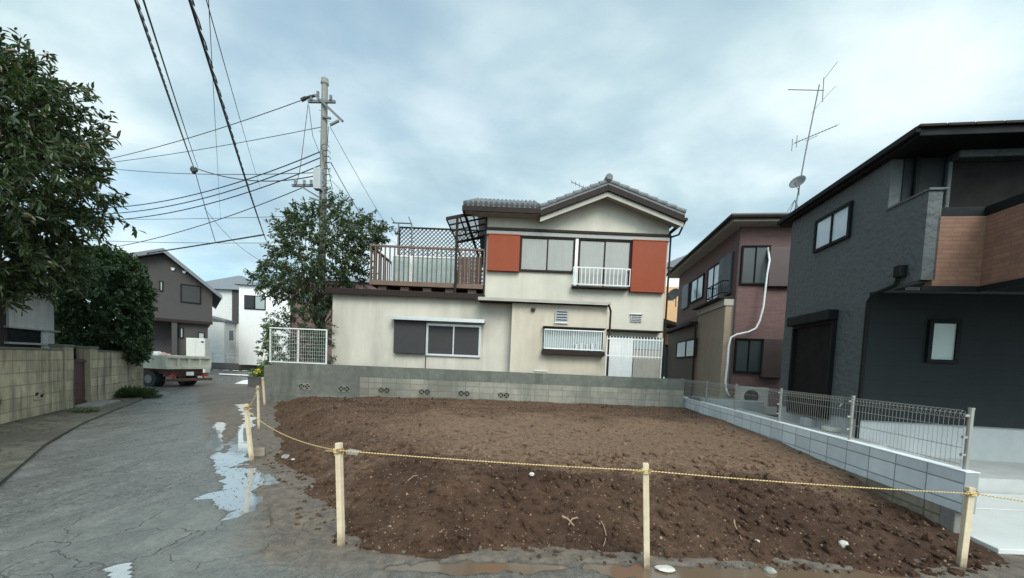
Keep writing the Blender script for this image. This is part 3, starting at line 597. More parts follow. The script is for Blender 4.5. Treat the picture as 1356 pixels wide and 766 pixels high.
# shutter boxes
def sbox(x0, x1, z0, z1, lab=None):
    s = MB(); s.box(x0, x1, -.17, -.004, z0, z1); s.box(x0 - .015, x1 + .015, -.185, -.003, z1 - .03, z1 + .012); s.box(x0 - .012, x1 + .012, -.182, -.003, z0 - .01, z0 + .02)
    return tag(s.build('shutter_box', 'rust', house, .008), lab)
x0, x1, z0, z1 = rect(646, 318, 687, 361); sbox(x0 + .03, x1, z0, zb)
x0b, x1b, z0b, z1b = rect(836.5, 320, 878, 389); sbox(x0b, x1b - .02, z0b, zb)
# upper window left
def window2(x0, x1, z0, z1, mat_pane, y=-.03, fr='brown', npanes=2, name='window', parent=house, w=.045, mull='brown'):
    f = MB(); f.box(x0, x1, y - .05, y + .028, z0, z0 + w); f.box(x0, x1, y - .05, y + .028, z1 - w, z1)
    f.box(x0, x0 + w, y - .05, y + .028, z0 + w + .001, z1 - w - .001); f.box(x1 - w, x1, y - .05, y + .028, z0 + w + .001, z1 - w - .001)
    o = f.build(name, fr, parent, .004)
    for k in range(npanes):
        a = x0 + w + (x1 - x0 - 2 * w) * k / npanes; b = x0 + w + (x1 - x0 - 2 * w) * (k + 1) / npanes; g = w * .45
        p = MB(); p.box(a + g, b - g, y - .002 - .018 * (k % 2), y + .015 - .018 * (k % 2), z0 + w + g, z1 - w - g)
        yy0, yy1 = y - .02 - .018 * (k % 2), y + .02 - .018 * (k % 2)
        p.box(a, a + g, yy0, yy1, z0 + w, z1 - w, 1); p.box(b - g, b, yy0, yy1, z0 + w, z1 - w, 1); p.box(a + g, b - g, yy0, yy1, z0 + w, z0 + w + g, 1); p.box(a + g, b - g, yy0, yy1, z1 - w - g, z1 - w, 1)
        p.build('pane', [mat_pane, mull], o)
    return o
xa, xb = x1 + .005, m(761, 340).x; xc, xd = m(765, 340).x, x0b - .005
tag(window2(xa, xb, m(720, 361).z, zb, 'shutter_grey', name='shuttered_window', w=.05), 'short upper window closed by grey shutters')
wz = m(800, 383).z
tag(window2(xc, xd, wz, zb, 'shutter_grey', name='shuttered_window', w=.05), 'tall upper window closed by grey shutters behind white railing')
s = MB(); s.box(xb + .002, xc - .002, -.06, -.003, wz, zb); s.build('window_post', 'alu', house)
# white railing
rz0, rz1 = m(800, 381).z, m(800, 358.5).z; s = MB(); rx0, rx1 = m(759, 370, -.3).x, m(834, 370, -.3).x
for z in (rz0 + .02, rz1): s.bar((rx0, -.3, z), (rx1, -.3, z), .03, .03); s.bar((rx0, -.3, z), (rx0, 0, z), .03); s.bar((rx1, -.3, z), (rx1, 0, z), .03)
for k in range(15):
    x = rx0 + (rx1 - rx0) * k / 14; s.bar((x, -.3, rz0), (x, -.3, rz1), .02)
s.build('window_railing', 'alu_white', house)
s = MB(); s.box(rx0, rx1, -.28, 0, rz0 - .08, rz0 - .03); s.build('railing_tray', 'brown', house)
# lower-left window with hood
x0, x1, z0, z1 = rect(517, 421, 642, 424.5, -.3)
s = MB(); s.box(x0, x1, -.38, -.003, z0 - .02, z0 + .05); s.box(x0, x1, -.40, -.382, z0 - .06, z0 + .06, 1); s.build('window_hood', ['soffit', 'alu'], house, .006)
hz = z0 - .03
a = m(523, 470); b = m(564, 470); c = m(636, 474)
s = MB(); s.box(a.x, b.x - .01, -.20, -.003, b.z + .02, hz); s.build('shutter_box', 'shutter_dark', house, .012)
window2(b.x, c.x, c.z, m(600, 430).z, 'shutter_dark', name='window', fr='alu', mull='alu', w=.05)
s = MB(); s.tube([(b.x, -.03, b.z - .02), (b.x, -.03, .1)], .014, 6); s.build('wall_conduit', 'brown', house)
# bay: lamp, vent panel, kitchen window with grille
BY = -.45
p = m(706, 410.5, BY); s = MB(); s.blob((p.x, BY - .07, p.z), .075, 1, 3, rough=0); s.tube([(p.x, BY - .001, p.z + .05), (p.x, BY - .06, p.z + .04)], .03, 8)
s.build('wall_lamp', 'shutter_dark', house, 0, True)
x0, x1, z0, z1 = rect(735, 411, 752, 430, BY); s = MB(); s.box(x0, x1, BY - .05, BY - .002, z0 + .06, z1); s.box(x0 - .01, x1 + .01, BY - .07, BY - .052, z0 + .02, z0 + .06, 1)
for k in range(4): s.box(x0 + .05, x1 - .05, BY - .058, BY - .0505, z0 + .12 + k * .09, z0 + .16 + k * .09, 2)
s.build('vent_panel', ['found', 'alu', 'shutter_dark'], house, .004)
x0, x1, z0, z1 = rect(720, 435, 797, 466, BY)
kw = window2(x0, x1, z0, z1, 'frosted', BY - .04, 'brown', 2, 'kitchen_window', w=.04, mull='alu')
s = MB()
for z in (z0 + .03, z1 - .05): s.bar((x0 + .02, BY - .2, z), (x1 - .02, BY - .2, z), .035)
for k in range(27):
    x = x0 + .02 + (x1 - x0 - .04) * k / 26; s.bar((x, BY - .2, z0 + .03), (x, BY - .2, z1 - .05), .016)
for x in (x0 + .02, x1 - .02): 
    for z in (z0 + .03, z1 - .05): s.bar((x, BY - .2, z), (x, BY, z), .02)
s.build('window_grille', 'alu_white', house)
s = MB(); s.box(x0 - .04, x1 + .04, BY - .28, BY - .002, z0 - .17, z0 - .02); s.box(x0 - .04, x1 + .04, BY - .24, BY - .002, z1 + .02, z1 + .06); s.build('window_shelf', 'brown', house, .008)
# things on the kitchen sill behind the grille
s = MB(); rr = random.Random(3)
for k in range(5):
    x = x0 + (x1 - x0) * (.55 + k * .09); s.tube([(x, BY - .12, z0 + .0), (x, BY - .12, z0 + .18 + .15 * rr.random())], .035, 8)
s.build('sill_bottles', 'alu_white', house)
s = MB(); a = m(708, 491, BY); b = m(725, 492, BY); s.bar((a.x, BY - .04, a.z), (b.x, BY - .04, a.z), .025); s.bar((a.x, BY - .04, a.z), (a.x, BY, a.z), .025); s.bar((b.x, BY - .04, a.z), (b.x, BY, a.z), .025); s.build('wall_rail', 'alu_white', house)
a = m(806, 406, -.74); b = m(803, 500, -.5); s = MB(); s.tube([(a.x, -.74, bzt + .02), (b.x + .02, -.52, bzt - .15), (b.x + .02, -.5, 0)], .035, 8); s.build('downpipe', 'brown', house)
# small vent, entrance
x0, x1, z0, z1 = rect(835, 417, 849, 427); s = MB(); s.box(x0, x1, -.05, -.002, z0, z1); s.box(x0 - .03, x1 + .03, -.09, -.003, z1, z1 + .03)
for k in range(4): s.box(x0 + .02, x1 - .02, -.065, -.0505, z0 + .03 + k * .06, z0 + .055 + k * .06, 1)
s.build('wall_vent', ['alu', 'shutter_dark'], house, .003)
x0, x1, z0, z1 = rect(805, 435, 877, 441, -.3); s = MB(); s.box(x0, x1, -.35, -.003, z0, z1 - .02); s.build('door_canopy', 'brown', house, .01)
x0, x1, z0, z1 = rect(806, 445, 872, 502); dz1 = z1
s = MB(); s.box(x0, x1, -.03, .02, .0, z1); d = s.build('entrance_screen', 'shutter_dark', house)
s = MB(); xm2 = x0 + (x1 - x0) * .47; s.box(x0 + .02, xm2, -.06, -.032, .03, z1 - .05); s.build('door_leaf', 'alu_white', d, .004)
s = MB(); s.box(xm2 + .03, x1 - .02, -.055, -.032, .03, z1 - .45, 0); s.box(xm2 + .03, x1 - .02, -.055, -.032, z1 - .43, z1 - .05, 1); s.build('side_panel', ['soffit', 'frosted'], d, .004)
gx0, gx1, gz0, gz1 = rect(804, 446, 876, 475, -.9); s = MB(); yy = -.9
for z in (gz1 - .06, gz0 + .03): s.bar((gx0, yy, z), (gx1, yy, z), .035)
for k in range(19):
    x = gx0 + (gx1 - gx0) * k / 18; s.bar((x, yy, .0 if k in (0, 18) else gz0 - .03), (x, yy, gz1 + .03), .022)
gt = s.build('porch_gate', 'alu_white'); gt.location = hf[:3]; tag(gt, 'white barred gate screen before the entrance of the cream house', 'gate')
s = MB(); s.box(xr + .02, xr + .16, -.02, .2, .6, 1.25); s.box(xr + .0, xr + .03, .05, .15, .7, 1.1); s.build('meter_box', 'alu_white', house, .01)
s = MB(); s.tube([(xr + .05, -.06, gb_r.z - .45), (xr + .05, -.06, 0)], .035, 8); s.build('downpipe', 'brown', house)
s = MB(); s.tube([(xm - .03, -.06, le.z - .2), (xm - .03, -.06, zw)], .035, 8); s.build('downpipe', 'brown', house)

# ---------------- balcony deck on the wing
b0 = m(489, 373, -.1); b1x = xm - .06; by0, by1 = -.1, 2.9; bf = b0.z - .08; bt = m(560, 328, -.1).z
deck = thing('roof_balcony', (0, HY, 0.12, 0), 'brown timber balcony with slatted railing on the flat wing roof', 'balcony')
s = MB(); s.box(b0.x, b1x, by0, by0 + .06, bf - .02, bf + .14); s.box(b0.x, b0.x + .06, by0 + .06, by1, bf - .02, bf + .14); s.box(b0.x + .06, b1x, by0 + .06, by1, bf, bf + .05)
for k in range(5):
    x = b0.x + .4 + (b1x - b0.x - .8) * k / 4; s.box(x - .15, x + .15, by0 + .15, by1, zw + .102, bf - .02)
s.build('deck', 'brown_wood', deck, .006)
def rail(mb, p, q, n, z0, z1, w=.035, skip=()):
    mb.bar((p[0], p[1], z1), (q[0], q[1], z1), .09, .06)
    for k in range(n + 1):
        if k in skip: continue
        t = k / n; x, y = p[0] + (q[0] - p[0]) * t, p[1] + (q[1] - p[1]) * t; mb.bar((x, y, z0), (x, y, z1 - .02), w, w * 1.6 if k % 6 else w * 2.2)
s = MB(); rail(s, (b0.x + .03, by0 + .03), (b1x, by0 + .03), 24, bf + .1, bt); s.build('front_railing', 'brown_wood', deck, .003)
s = MB(); rail(s, (b0.x + .03, by0 + .1), (b0.x + .03, by1), 12, bf + .1, bt - .02); s.build('side_railing', 'brown_wood', deck, .003)
s = MB(); rail(s, (b0.x + .03, by1 - .05), (b1x, by1 - .05), 20, bf + .1, bt - .05); s.build('rear_railing', 'brown_wood', deck, .003)
# lattice at the back
l0 = m(529, 301, by1); l1 = m(640, 332, by1); s = MB(); lx0, lx1, lz0, lz1 = l0.x, xm - .04, bf + .5, l0.z
y = by1 + .03; st = .17; hgt = lz1 - lz0; n = int((lx1 - lx0 + hgt) / st) + 1
def clipseg(xa, za, xb, zb_):
    d = (xb - xa, zb_ - za); t0, t1 = 0, 1
    for p, q in ((-d[0], xa - lx0), (d[0], lx1 - xa), (-d[1], za - lz0), (d[1], lz1 - za)):
        if p == 0: continue
        r = q / p
        if p < 0: t0 = max(t0, r)
        else: t1 = min(t1, r)
    return (t0, t1) if t0 < t1 else None
for k in range(n):
    for sg in (1, -1):
        xs0 = lx0 - hgt + k * st if sg == 1 else lx0 + k * st
        c = clipseg(xs0, lz0, xs0 + sg * hgt, lz1)
        if c:
            A = (xs0 + sg * hgt * c[0], y + .012 * sg, lz0 + hgt * c[0]); B = (xs0 + sg * hgt * c[1], y + .012 * sg, lz0 + hgt * c[1]); s.bar(A, B, .02, .045, upv=(0, 1, 0))
for A, B in (((lx0, y, lz0), (lx0, y, lz1)), ((lx1, y, lz0), (lx1, y, lz1)), ((lx0, y, lz1), (lx1, y, lz1))): s.bar(A, B, .06)
s.build('lattice_screen', 'brown', deck)
a, b = m(606, 340, .9), m(639, 376, .9); s = MB(); nb = 7
for k in range(nb):
    x = a.x + (b.x - .04 - a.x) * k / nb; w_ = (b.x - .04 - a.x) / nb; s.box(x + .008, x + w_ - .008, .9, .93, bf + .06, a.z)
s.build('board_screen', 'brown_wood', deck, .004)
# canopy over the balcony
c0 = m(591, 290, -.15); c1 = m(642, 282, -.15); cy1 = 2.4
s = MB(); zA, zB = c0.z, c0.z + .33; xA, xB = c0.x, xm - .03
for y in (-.15, cy1): s.bar((xA, y, zA), (xB, y, zB), .06, .10)
for t in (0, .33, .66, 1): x = xA + (xB - xA) * t; s.bar((x, -.15, zA + (zB - zA) * t), (x, cy1, zA + (zB - zA) * t), .035, .05)
for y in (.45, 1.05, 1.7): s.bar((xA, y, zA), (xB, y, zB), .035, .05)
s.bar((xA, cy1, zA), (xA + .35, cy1, bf + .9), .06)
s.tube([(m(604, 340, -.15).x, -.15, zA + .02), (m(604, 340, -.15).x, -.15, zw + .1)], .045, 8)
cn = s.build('canopy_frame', 'brown', deck)
s = MB(); s.prism([(xA, -.13, zA + .06), (xB, -.13, zB + .06), (xB, cy1, zB + .06), (xA, cy1, zA + .06)], (0, 0, .006)); s.build('canopy_sheet', 'poly', cn)
# glazed doors stored behind the railing
def stored(px0, py0, px1, py1, y, lab, n=2):
    a, b = m(px0, py0, y), m(px1, py1, y); r = thing('glazed_panel', ((a.x + b.x) / 2, HY + y, .12 + bf + .05, 0), lab, 'glass panel', 'glass panels stored on the balcony')
    w = (b.x - a.x) / 2; h = a.z - bf - .05; s = MB()
    for x in (-w, w): s.box(x - .025, x + .025, -.02, .02, 0, h)
    s.box(-w + .026, w - .026, -.02, .02, 0, .06); s.box(-w + .026, w - .026, -.02, .02, h - .05, h); s.build('frame', 'alu_white', r, .003)
    s = MB(); s.box(-w + .026, w - .026, -.004, .004, .061, h - .051); s.build('pane', 'glass_green', r)
stored(520, 338, 543, 371, .5, 'narrow white framed glass panel standing behind the left part of the balcony railing')
stored(546, 339, 603, 373, .55, 'wide white framed glass panel standing behind the balcony railing beside the board screen')
s = MB(); A = m(520, 292, by1 - .3); B = m(545, 298, by1 - .3); A2 = m(548, 291, by1 - .3)
s.tube([(A.x, by1 - .3, A.z - .1), (B.x, by1 - .3, A.z - .1)], .03, 6); s.tube([(B.x, by1 - .3, A.z - .12), (B.x - .12, by1 - .35, A.z + .15)], .02, 6); s.tube([(A.x + .1, by1 - .3, A.z - .12), (A.x - .05, by1 - .35, A.z + .08)], .02, 6)
s.tube([(B.x, by1 - .3, A.z - .1), (B.x + .1, by1 - .3, bf + .1)], .03, 6); s.tube([(A.x + .25, by1 - .3, A.z - .1), (A.x + .25, by1 - .3, bf + .1)], .03, 6)
lp = s.build('laundry_rack', 'steel'); lp.location = hf[:3]; tag(lp, 'thin metal laundry rack behind the lattice screen on the balcony', 'laundry rack')

# tv antenna on the main ridge
def yagi(mb, c, d, L, n, el, r=.012):
    c, d = Vector(c), Vector(d).normalized(); mb.tube([c - d * L / 2, c + d * L / 2], r, 6)
    side = d.cross(Vector((0, 0, 1))).normalized()
    for k in range(n):
        p = c + d * (L * (k / (n - 1) - .5)); e = el * (1 - .35 * k / n); mb.tube([p - side * e / 2, p + side * e / 2], r * .7, 5)
ax = thing('tv_antenna', (rz.x - .15, HY + 1.5, .12 + rz.z + .25, 0), 'small rooftop television antenna on the grey tiled ridge of the cream house', 'antenna')
s = MB(); s.tube([(0, 0, -.1), (0, 0, .62)], .018, 8); s.build('mast', 'steel', ax)
s = MB(); yagi(s, (-.35, 0, .55), (-.85, .15, .42), 1.0, 7, .45, .012); s.build('antenna_arm', 'steel', ax)
s = MB(); yagi(s, (.22, 0, .4), (.2, .6, .35), .5, 4, .35, .012); s.build('reflector', 'steel', ax)

# ================================================================== BACK BLOCK WALL
BWY = 12.5
wroot = thing('block_wall', (D(360, 500, BWY).x, BWY, 0, 0), 'long weathered grey concrete block wall between the soil lot and the cream house', 'wall')
L = D(905.5, 520, BWY).x - wroot.location.x; zt = D(630, 491, BWY).z
s = MB(); s.box(0, L, 0, .14, -.1, zt - .36); s.build('wall', 'oldblock', wroot)
s = MB(); s.box(0, L, -.008, .148, zt - .359, zt); s.box(0, 2.9, -.014, -.0085, .1, zt - .1); s.box(-.25, -.001, -.02, .4, -.05, zt - .1); s.build('mortar_coping', 'mortar', wroot, .01)
s = MB(); s.box(.0, 3.4, -.07, -.015, -.1, .30); s.build('footing', 'mortar', wroot, .02)
for (px, py) in ((403.5, 512), (456, 515.3), (508.7, 517), (562, 519.3), (614.5, 521.5), (667, 523.7)):
    c = D(px, py, BWY); x = c.x - wroot.location.x; z = c.z
    y0 = -.022 if x < 2.9 else -.008
    s = MB(); s.box(x - .195, x + .195, y0, y0 + .006, z - .095, z + .095, 1)  # black plate behind the bars stands in for the shade inside the holes
    for dx in (-.188, 0, .188): s.box(x + dx - .009, x + dx + .009, y0 - .012, y0 - .0005, z - .094, z + .094)
    for dz in (-.088, .088): s.box(x - .195, x + .195, y0 - .0125, y0 - .0008, z + dz - .008, z + dz + .008)
    for cx_ in (-.094, .094):
        for sg in (1, -1): s.bar((x + cx_ - .09, y0 - .006, z - .085 * sg), (x + cx_ + .09, y0 - .006, z + .085 * sg), .022, .011, upv=(0, 1, 0))
    s.build('vent_block', ['oldblock', 'black'], wroot)

# white mesh fence on its left end
a = D(357, 481, BWY + .07); b = D(432, 438, BWY + .07)
mf = thing('mesh_fence', (a.x, BWY + .07, zt, 0), 'short white wire mesh fence on the left end of the block wall', 'fence')
w = b.x - a.x; h = b.z - zt; M['meshgreen'] = mat('grey_green_mesh', (.42, .47, .44), .5, .1, 6, .05); s = MB()
for k in range(26): s.tube([(w * k / 25, 0, .02), (w * k / 25, 0, h)], .0042, 5)
for k in range(10): s.tube([(0, 0, .05 + (h - .05) * k / 9), (w, 0, .05 + (h - .05) * k / 9)], .0042, 5)
s.build('wire_mesh', 'meshgreen', mf)
s = MB(); s.box(-.01, w + .01, -.02, .02, h, h + .035); s.build('rail', 'alu_white', mf)
s = MB(); s.box(-.01, w + .01, -.02, .02, .0, .03); s.build('rail', 'alu_white', mf)
for x in (0, w * .5, w):
    s = MB(); s.box(x - .02, x + .02, .01, .05, 0, h + .03); s.build('post', 'alu_white', mf)

# ================================================================== NEW BLOCK WALL + FENCE (right boundary)
nf = (WX0 + 3.9 * TT, 3.9, 0, -TH)
y0c = loc(1279, 624.5, nf, 'x', 0).y * math.cos(TH); nf = (WX0 + (3.9 + y0c) * TT, 3.9 + y0c, 0, -TH)
zc = loc(1278, 624.5, nf, 'x', 0).z; y_end = 9.6 - y0c
nw = thing('block_wall', nf, 'new blue-grey concrete block wall running down the right side of the soil lot', 'wall')
s = MB(); s.box(0, .12, .0, y_end, zc - .42, zc - .012); s.build('upper_courses', 'newblock', nw, .004).location.z = 0
s = MB(); s.box(-.004, .124, -.004, y_end, zc - .0115, zc); s.build('cap', 'cap', nw, .004)
s = MB(); s.box(.004, .116, .22, y_end, -.2, zc - .421); s.build('lower_courses', 'brownblock', nw)
s = MB(); s.box(.0, .118, .06, .219, -.2, zc - .422); s.build('end_block', 'kerb', nw, .01)
fenc = thing('mesh_fence', (nf[0], nf[1], zc, -TH), 'long silver wire mesh fence on posts along the new block wall', 'fence')
fh = loc(1291, 545, nf, 'x', .06).z - zc; npan = 4
posts = [loc(px, 540, nf, 'x', .06).y for px in (1284, 1126, 1031, 972, 933)] + [y_end - .1]
posts[0] = .1
for y in posts:
    s = MB(); s.tube([(.085, y, 0), (.085, y, fh + .01)], .022, 10); s.tube([(.085, y, fh + .01), (.085, y, fh + .03)], .025, 10)
    for z in (.15, fh * .55, fh - .05): s.box(.03, .085, y - .012, y + .012, z - .012, z + .012)
    s.build('post', 'fencewire', fenc)
for a, b in zip(posts[:-1], posts[1:]):
    s = MB(); n = max(4, int((b - a) / .052))
    for k in range(n + 1):
        y = a + (b - a) * k / n
        s.tube([(.035, y, .03), (.035, y, fh - .06), (.035, y, fh - .02), (.010, y, fh - .0), (-.008, y, fh - .035), (.02, y, fh - .075)], .0026, 4)
    for z in (.05, .22, .42, fh - .085, fh - .035): s.tube([(.035, a, z), (.035, b, z)], .0036, 5)
    for z in (fh - .0,): s.tube([(.010, a, z), (.010, b, z)], .0036, 5)
    s.build('mesh_panel', 'fencewire', fenc)

# ================================================================== CHARCOAL HOUSE
DX0 = 5.1; df = (DX0 + 6.57 * TT, 6.57, 0.15, -TH)
dh = thing('charcoal_house', df, 'charcoal two-storey house with brown brick balcony beyond the mesh fence', 'house')
def ds(px, py, x=0.0): return loc(px, py, df, 'x', x)
def dfr(px, py, y=0.0): return loc(px, py, df, 'y', y)
yfar = ds(1038, 440).y; yb = ds(1178, 250).y; yf = ds(1228, 300).y; zroof = ds(1178, 214).z; zov = ds(1200, 376).z; zfd = dfr(1246, 562).z
XR = 8.0
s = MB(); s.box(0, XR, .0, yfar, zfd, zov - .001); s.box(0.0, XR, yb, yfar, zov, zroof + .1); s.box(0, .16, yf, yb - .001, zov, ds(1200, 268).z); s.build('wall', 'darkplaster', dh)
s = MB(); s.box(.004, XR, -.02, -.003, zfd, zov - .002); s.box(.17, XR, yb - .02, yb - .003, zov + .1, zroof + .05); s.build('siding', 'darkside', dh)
s = MB(); s.box(.03, XR, .03, yfar - .03, -.3, zfd - .001); s.build('foundation', 'found', dh)
# balcony: floor, brick fronts, rail
xin = dfr(1302, 330, yf).x; zbt, zbb = dfr(1240, 287, yf).z, dfr(1240, 379, yf).z; xcol = dfr(1226, 330, yf).x + .02; yproj = yf - 1.6
s = MB(); s.box(.17, XR, yf + .1, yb, zov - .0, zov + .12); s.box(xin + .13, XR, yproj + .13, yf + .1, zov, zov + .12); s.build('balcony_floor', 'darkside', dh)
s = MB(); s.box(0.0, xcol + .1, yf - .001, yf + .12, zov, ds(1228, 262).z - .12); s.build('balcony_column', 'darkplaster', dh, .01)
s = MB(); s.box(xcol + .101, xin, yf + .0, yf + .12, zbb + .0, zbt); s.build('balcony_front', 'brickbrown', dh)
s = MB(); s.box(xin + .001, xin + .12, yproj, yf + .12, zbb, zbt); s.build('balcony_return', 'brickbrown_y', dh)
s = MB(); s.box(xin + .121, XR, yproj, yproj + .12, zbb, zbt); s.build('balcony_projection', 'brickbrown', dh)
s = MB(); s.box(xcol + .05, xin, yf + .02, yf + .10, zbt + .001, zbt + .14); s.build('balcony_rail', 'black', dh, .008)
s = MB(); s.box(xin + .002, xin + .10, yproj, yf + .10, zbt + .001, zbt + .14); s.build('balcony_rail', 'black', dh, .008)
s = MB(); s.box(xcol - .05, xin - .04, yf - .03, yf - .001, zbb - .08, zbb - .001); s.build('drip_edge', 'black', dh, .008)
s = MB(); s.box(xin - .03, xin - .001, yproj - .03, yf - .001, zbb - .08, zbb); s.build('drip_edge', 'black', dh, .008)
# sloped coping on the side parapet
s = MB(); A = ds(1176, 280); B = ds(1226, 257); s.prism([(-.02, yb, zov + .001), (-.02, yf, zov + .001), (-.02, yf, A.z), (-.02, yb, A.z)], (.019, 0, 0)); s.build('parapet_face', 'darkplaster', dh)
s = MB(); s.box(-.04, .20, yf - .03, yb, A.z + .001, A.z + .035); s.build('parapet_coping', 'darkplaster', dh, .006)
# roof
ye = ds(1216, 168, -.16).y; zr0 = ds(1216, 168, -.16).z
s = MB(); s.box(-.13, XR + .4, ye, yfar + .3, zr0 - .13, zr0 - .02); s.box(-.20, -.131, ye - .02, yfar + .3, zr0 - .09, zr0 + .0)
s.build('eave', 'black', dh, .01)
s = MB(); cx_, cy_ = XR / 2, (ye + yfar) / 2; zt2 = zr0 + .9
q = [(-.18, ye - .04, zr0 - .018), (XR + .4, ye - .04, zr0 - .018), (XR + .4, yfar + .35, zr0 - .018), (-.18, yfar + .35, zr0 - .018)]
s.add(q + [(cx_, cy_, zt2)], [(0, 1, 4), (1, 2, 4), (2, 3, 4), (3, 0, 4), (3, 2, 1, 0)])
for k in range(24):
    x = -.17 + k * .35; s.box(x, x + .33, ye - .05, ye + .1, zr0 - .02, zr0 + .012)
s.build('roof', 'brown', dh)
# upper window on the side wall (in its own plane: y runs along the wall)
def side_window(y0, y1, z0, z1, pane, parent=dh, fr='black', npan=2, x=0.0, name='window', w=.06, nm_pane='pane', proud=.05):
    f = MB(); f.box(x - proud, x - .002, y0, y1, z0, z0 + w); f.box(x - proud, x - .002, y0, y1, z1 - w, z1); f.box(x - proud, x - .002, y0, y0 + w, z0 + w, z1 - w); f.box(x - proud, x - .002, y1 - w, y1, z0 + w, z1 - w)
    o = f.build(name, fr, parent, .004)
    for k in range(npan):
        a = y0 + w + (y1 - y0 - 2 * w) * k / npan; b = y0 + w + (y1 - y0 - 2 * w) * (k + 1) / npan
        p = MB(); p.box(x - .016 - .012 * (k % 2), x - .004, a + .012, b - .012, z0 + w, z1 - w); p.build(nm_pane, pane, o)
    if npan > 1:
        p = MB(); ym = (y0 + y1) / 2; p.box(x - proud + .01, x - .003, ym - .02, ym + .02, z0 + w, z1 - w); p.build('mullion', fr, o)
    return o
a, b = ds(1079, 335), ds(1131, 265); side_window(b.y, a.y, ds(1079, 336).z, ds(1130, 266).z, 'sky_pane')
a, b = ds(1055, 425), ds(1110, 417)
sh = side_window(b.y, a.y, zfd - .12, ds(1110, 424).z, 'shutter_black', npan=1, name='shuttered_window', w=.05, nm_pane='roller_shutter', proud=.08)
s = MB(); s.box(-.20, -.003, b.y - .02, a.y + .02, ds(1110, 424).z + .001, ds(1110, 424).z + .2); s.build('shutter_box', 'black', sh, .02)
# front window, downpipe, balcony-door shutter
a, b = dfr(1227, 424), dfr(1263, 482)
f = MB(); x0, x1, z0, z1 = a.x, b.x, b.z, a.z; w = .06
f.box(x0, x1, -.08, -.021, z0, z0 + w); f.box(x0, x1, -.08, -.021, z1 - w, z1); f.box(x0, x0 + w, -.08, -.021, z0 + w, z1 - w); f.box(x1 - w, x1, -.08, -.021, z0 + w, z1 - w)
o = f.build('window', 'black', dh, .004); f = MB(); f.box(x0 + w, x1 - w, -.05, -.021, z0 + w, z1 - w); f.build('pane', 'frosted', o)
a, b = dfr(1255, 218, yb), dfr(1330, 270, yb); s = MB(); s.box(a.x, b.x + .8, yb - .06, yb - .021, zbt - .3, a.z); s.build('balcony_door_shutter', 'shutter_black', dh)
s = MB(); s.box(a.x - .03, b.x + .83, yb - .22, yb - .003, a.z + .001, a.z + .2); s.box(a.x - .06, a.x, yb - .1, yb - .021, zbt - .3, a.z); s.build('shutter_box', 'darkplaster', dh, .02)
p1, p2, p3, p4, p5 = ds(1191, 352, -.09), ds(1190, 368, -.07), ds(1186, 378, -.06), ds(1157, 390, -.06), ds(1150, 400, -.06)
s = MB(); s.box(-.13, -.003, p1.y - .06, p1.y + .06, p2.z, p1.z); s.build('rain_hopper', 'black', dh, .015)
s = MB(); s.tube([p2, p3, p4, p5, (-.06, p5.y, p5.z - .3), (-.06, p5.y, .05)], .033, 8); s.build('downpipe', 'black', dh)
a = dfr(1200, 240, yb); s = MB(); s.tube([(a.x + .1, yb - .06, zroof), (a.x + .1, yb - .06, zov + .4)], .035, 8); s.build('downpipe', 'black', dh)
s = MB(); a, b = dfr(1200, 392, yf + .5), dfr(1255, 393, yf + .5); s.box(a.x, b.x, yf + .47, yf + .53, zov - .04, zov - .001); s.build('soffit_vent', 'alu', dh)

# ================================================================== MAROON HOUSE
mx = loc(972, 440, WORLD, 'y', 12.5).x; mf_ = (mx, 12.5, 0.15, -TH)
mh = thing('maroon_house', mf_, 'maroon clad two-storey house with dark green shutters between cream and charcoal houses', 'house')
def ms_(px, py, x=0.0): return loc(px, py, mf_, 'x', x)
def mfp(px, py, y=0.0): return loc(px, py, mf_, 'y', y)
mL = ms_(896, 430).y; mz = mfp(1000, 300).z; XM = 5.5; zsplit = ms_(945, 412).z
s = MB(); s.box(0, XM, .0, mL, .0, mz); s.build('wall', ['maroon'], mh)
s = MB(); s.box(-.012, -.001, .0, mL, zsplit, mz - .02); s.build('side_wall', 'maroon_y', mh)
ytan = ms_(932, 470).y
s = MB(); s.box(-.30, -.013, .03, ytan, .0, zsplit - .1); s.build('tan_extension', 'tan', mh)
s = MB(); s.box(-.34, -.014, ytan + .01, mL, .0, zsplit - .45); s.build('taupe_extension', 'taupe', mh)
# pent strip and gutters over the extensions
s = MB(); s.box(-.36, -.002, -.0, ytan, zsplit - .1, zsplit + .12); s.build('fascia_board', 'soffit', mh, .008)
s = MB(); s.box(-.55, -.003, -.02, ytan + .0, zsplit + .121, zsplit + .19); s.box(-.62, -.004, ytan + .001, mL + .1, zsplit - .45, zsplit - .32); s.build('pent_roof', 'brown', mh, .01)
s = MB(); p = ytan - .02; s.tube([(-.5, p, zsplit - .4), (-.38, p, zsplit - .5), (-.36, p, 0)], .035, 8); s.build('downpipe', 'brown', mh)
a, b = ms_(897, 450, -.35), ms_(926, 442, -.35); z1 = ms_(926, 447, -.34).z; side_window(b.y + .2, min(a.y, mL - .1), z1 - .75, z1, 'glass', mh, 'brown', 2, x=-.34)
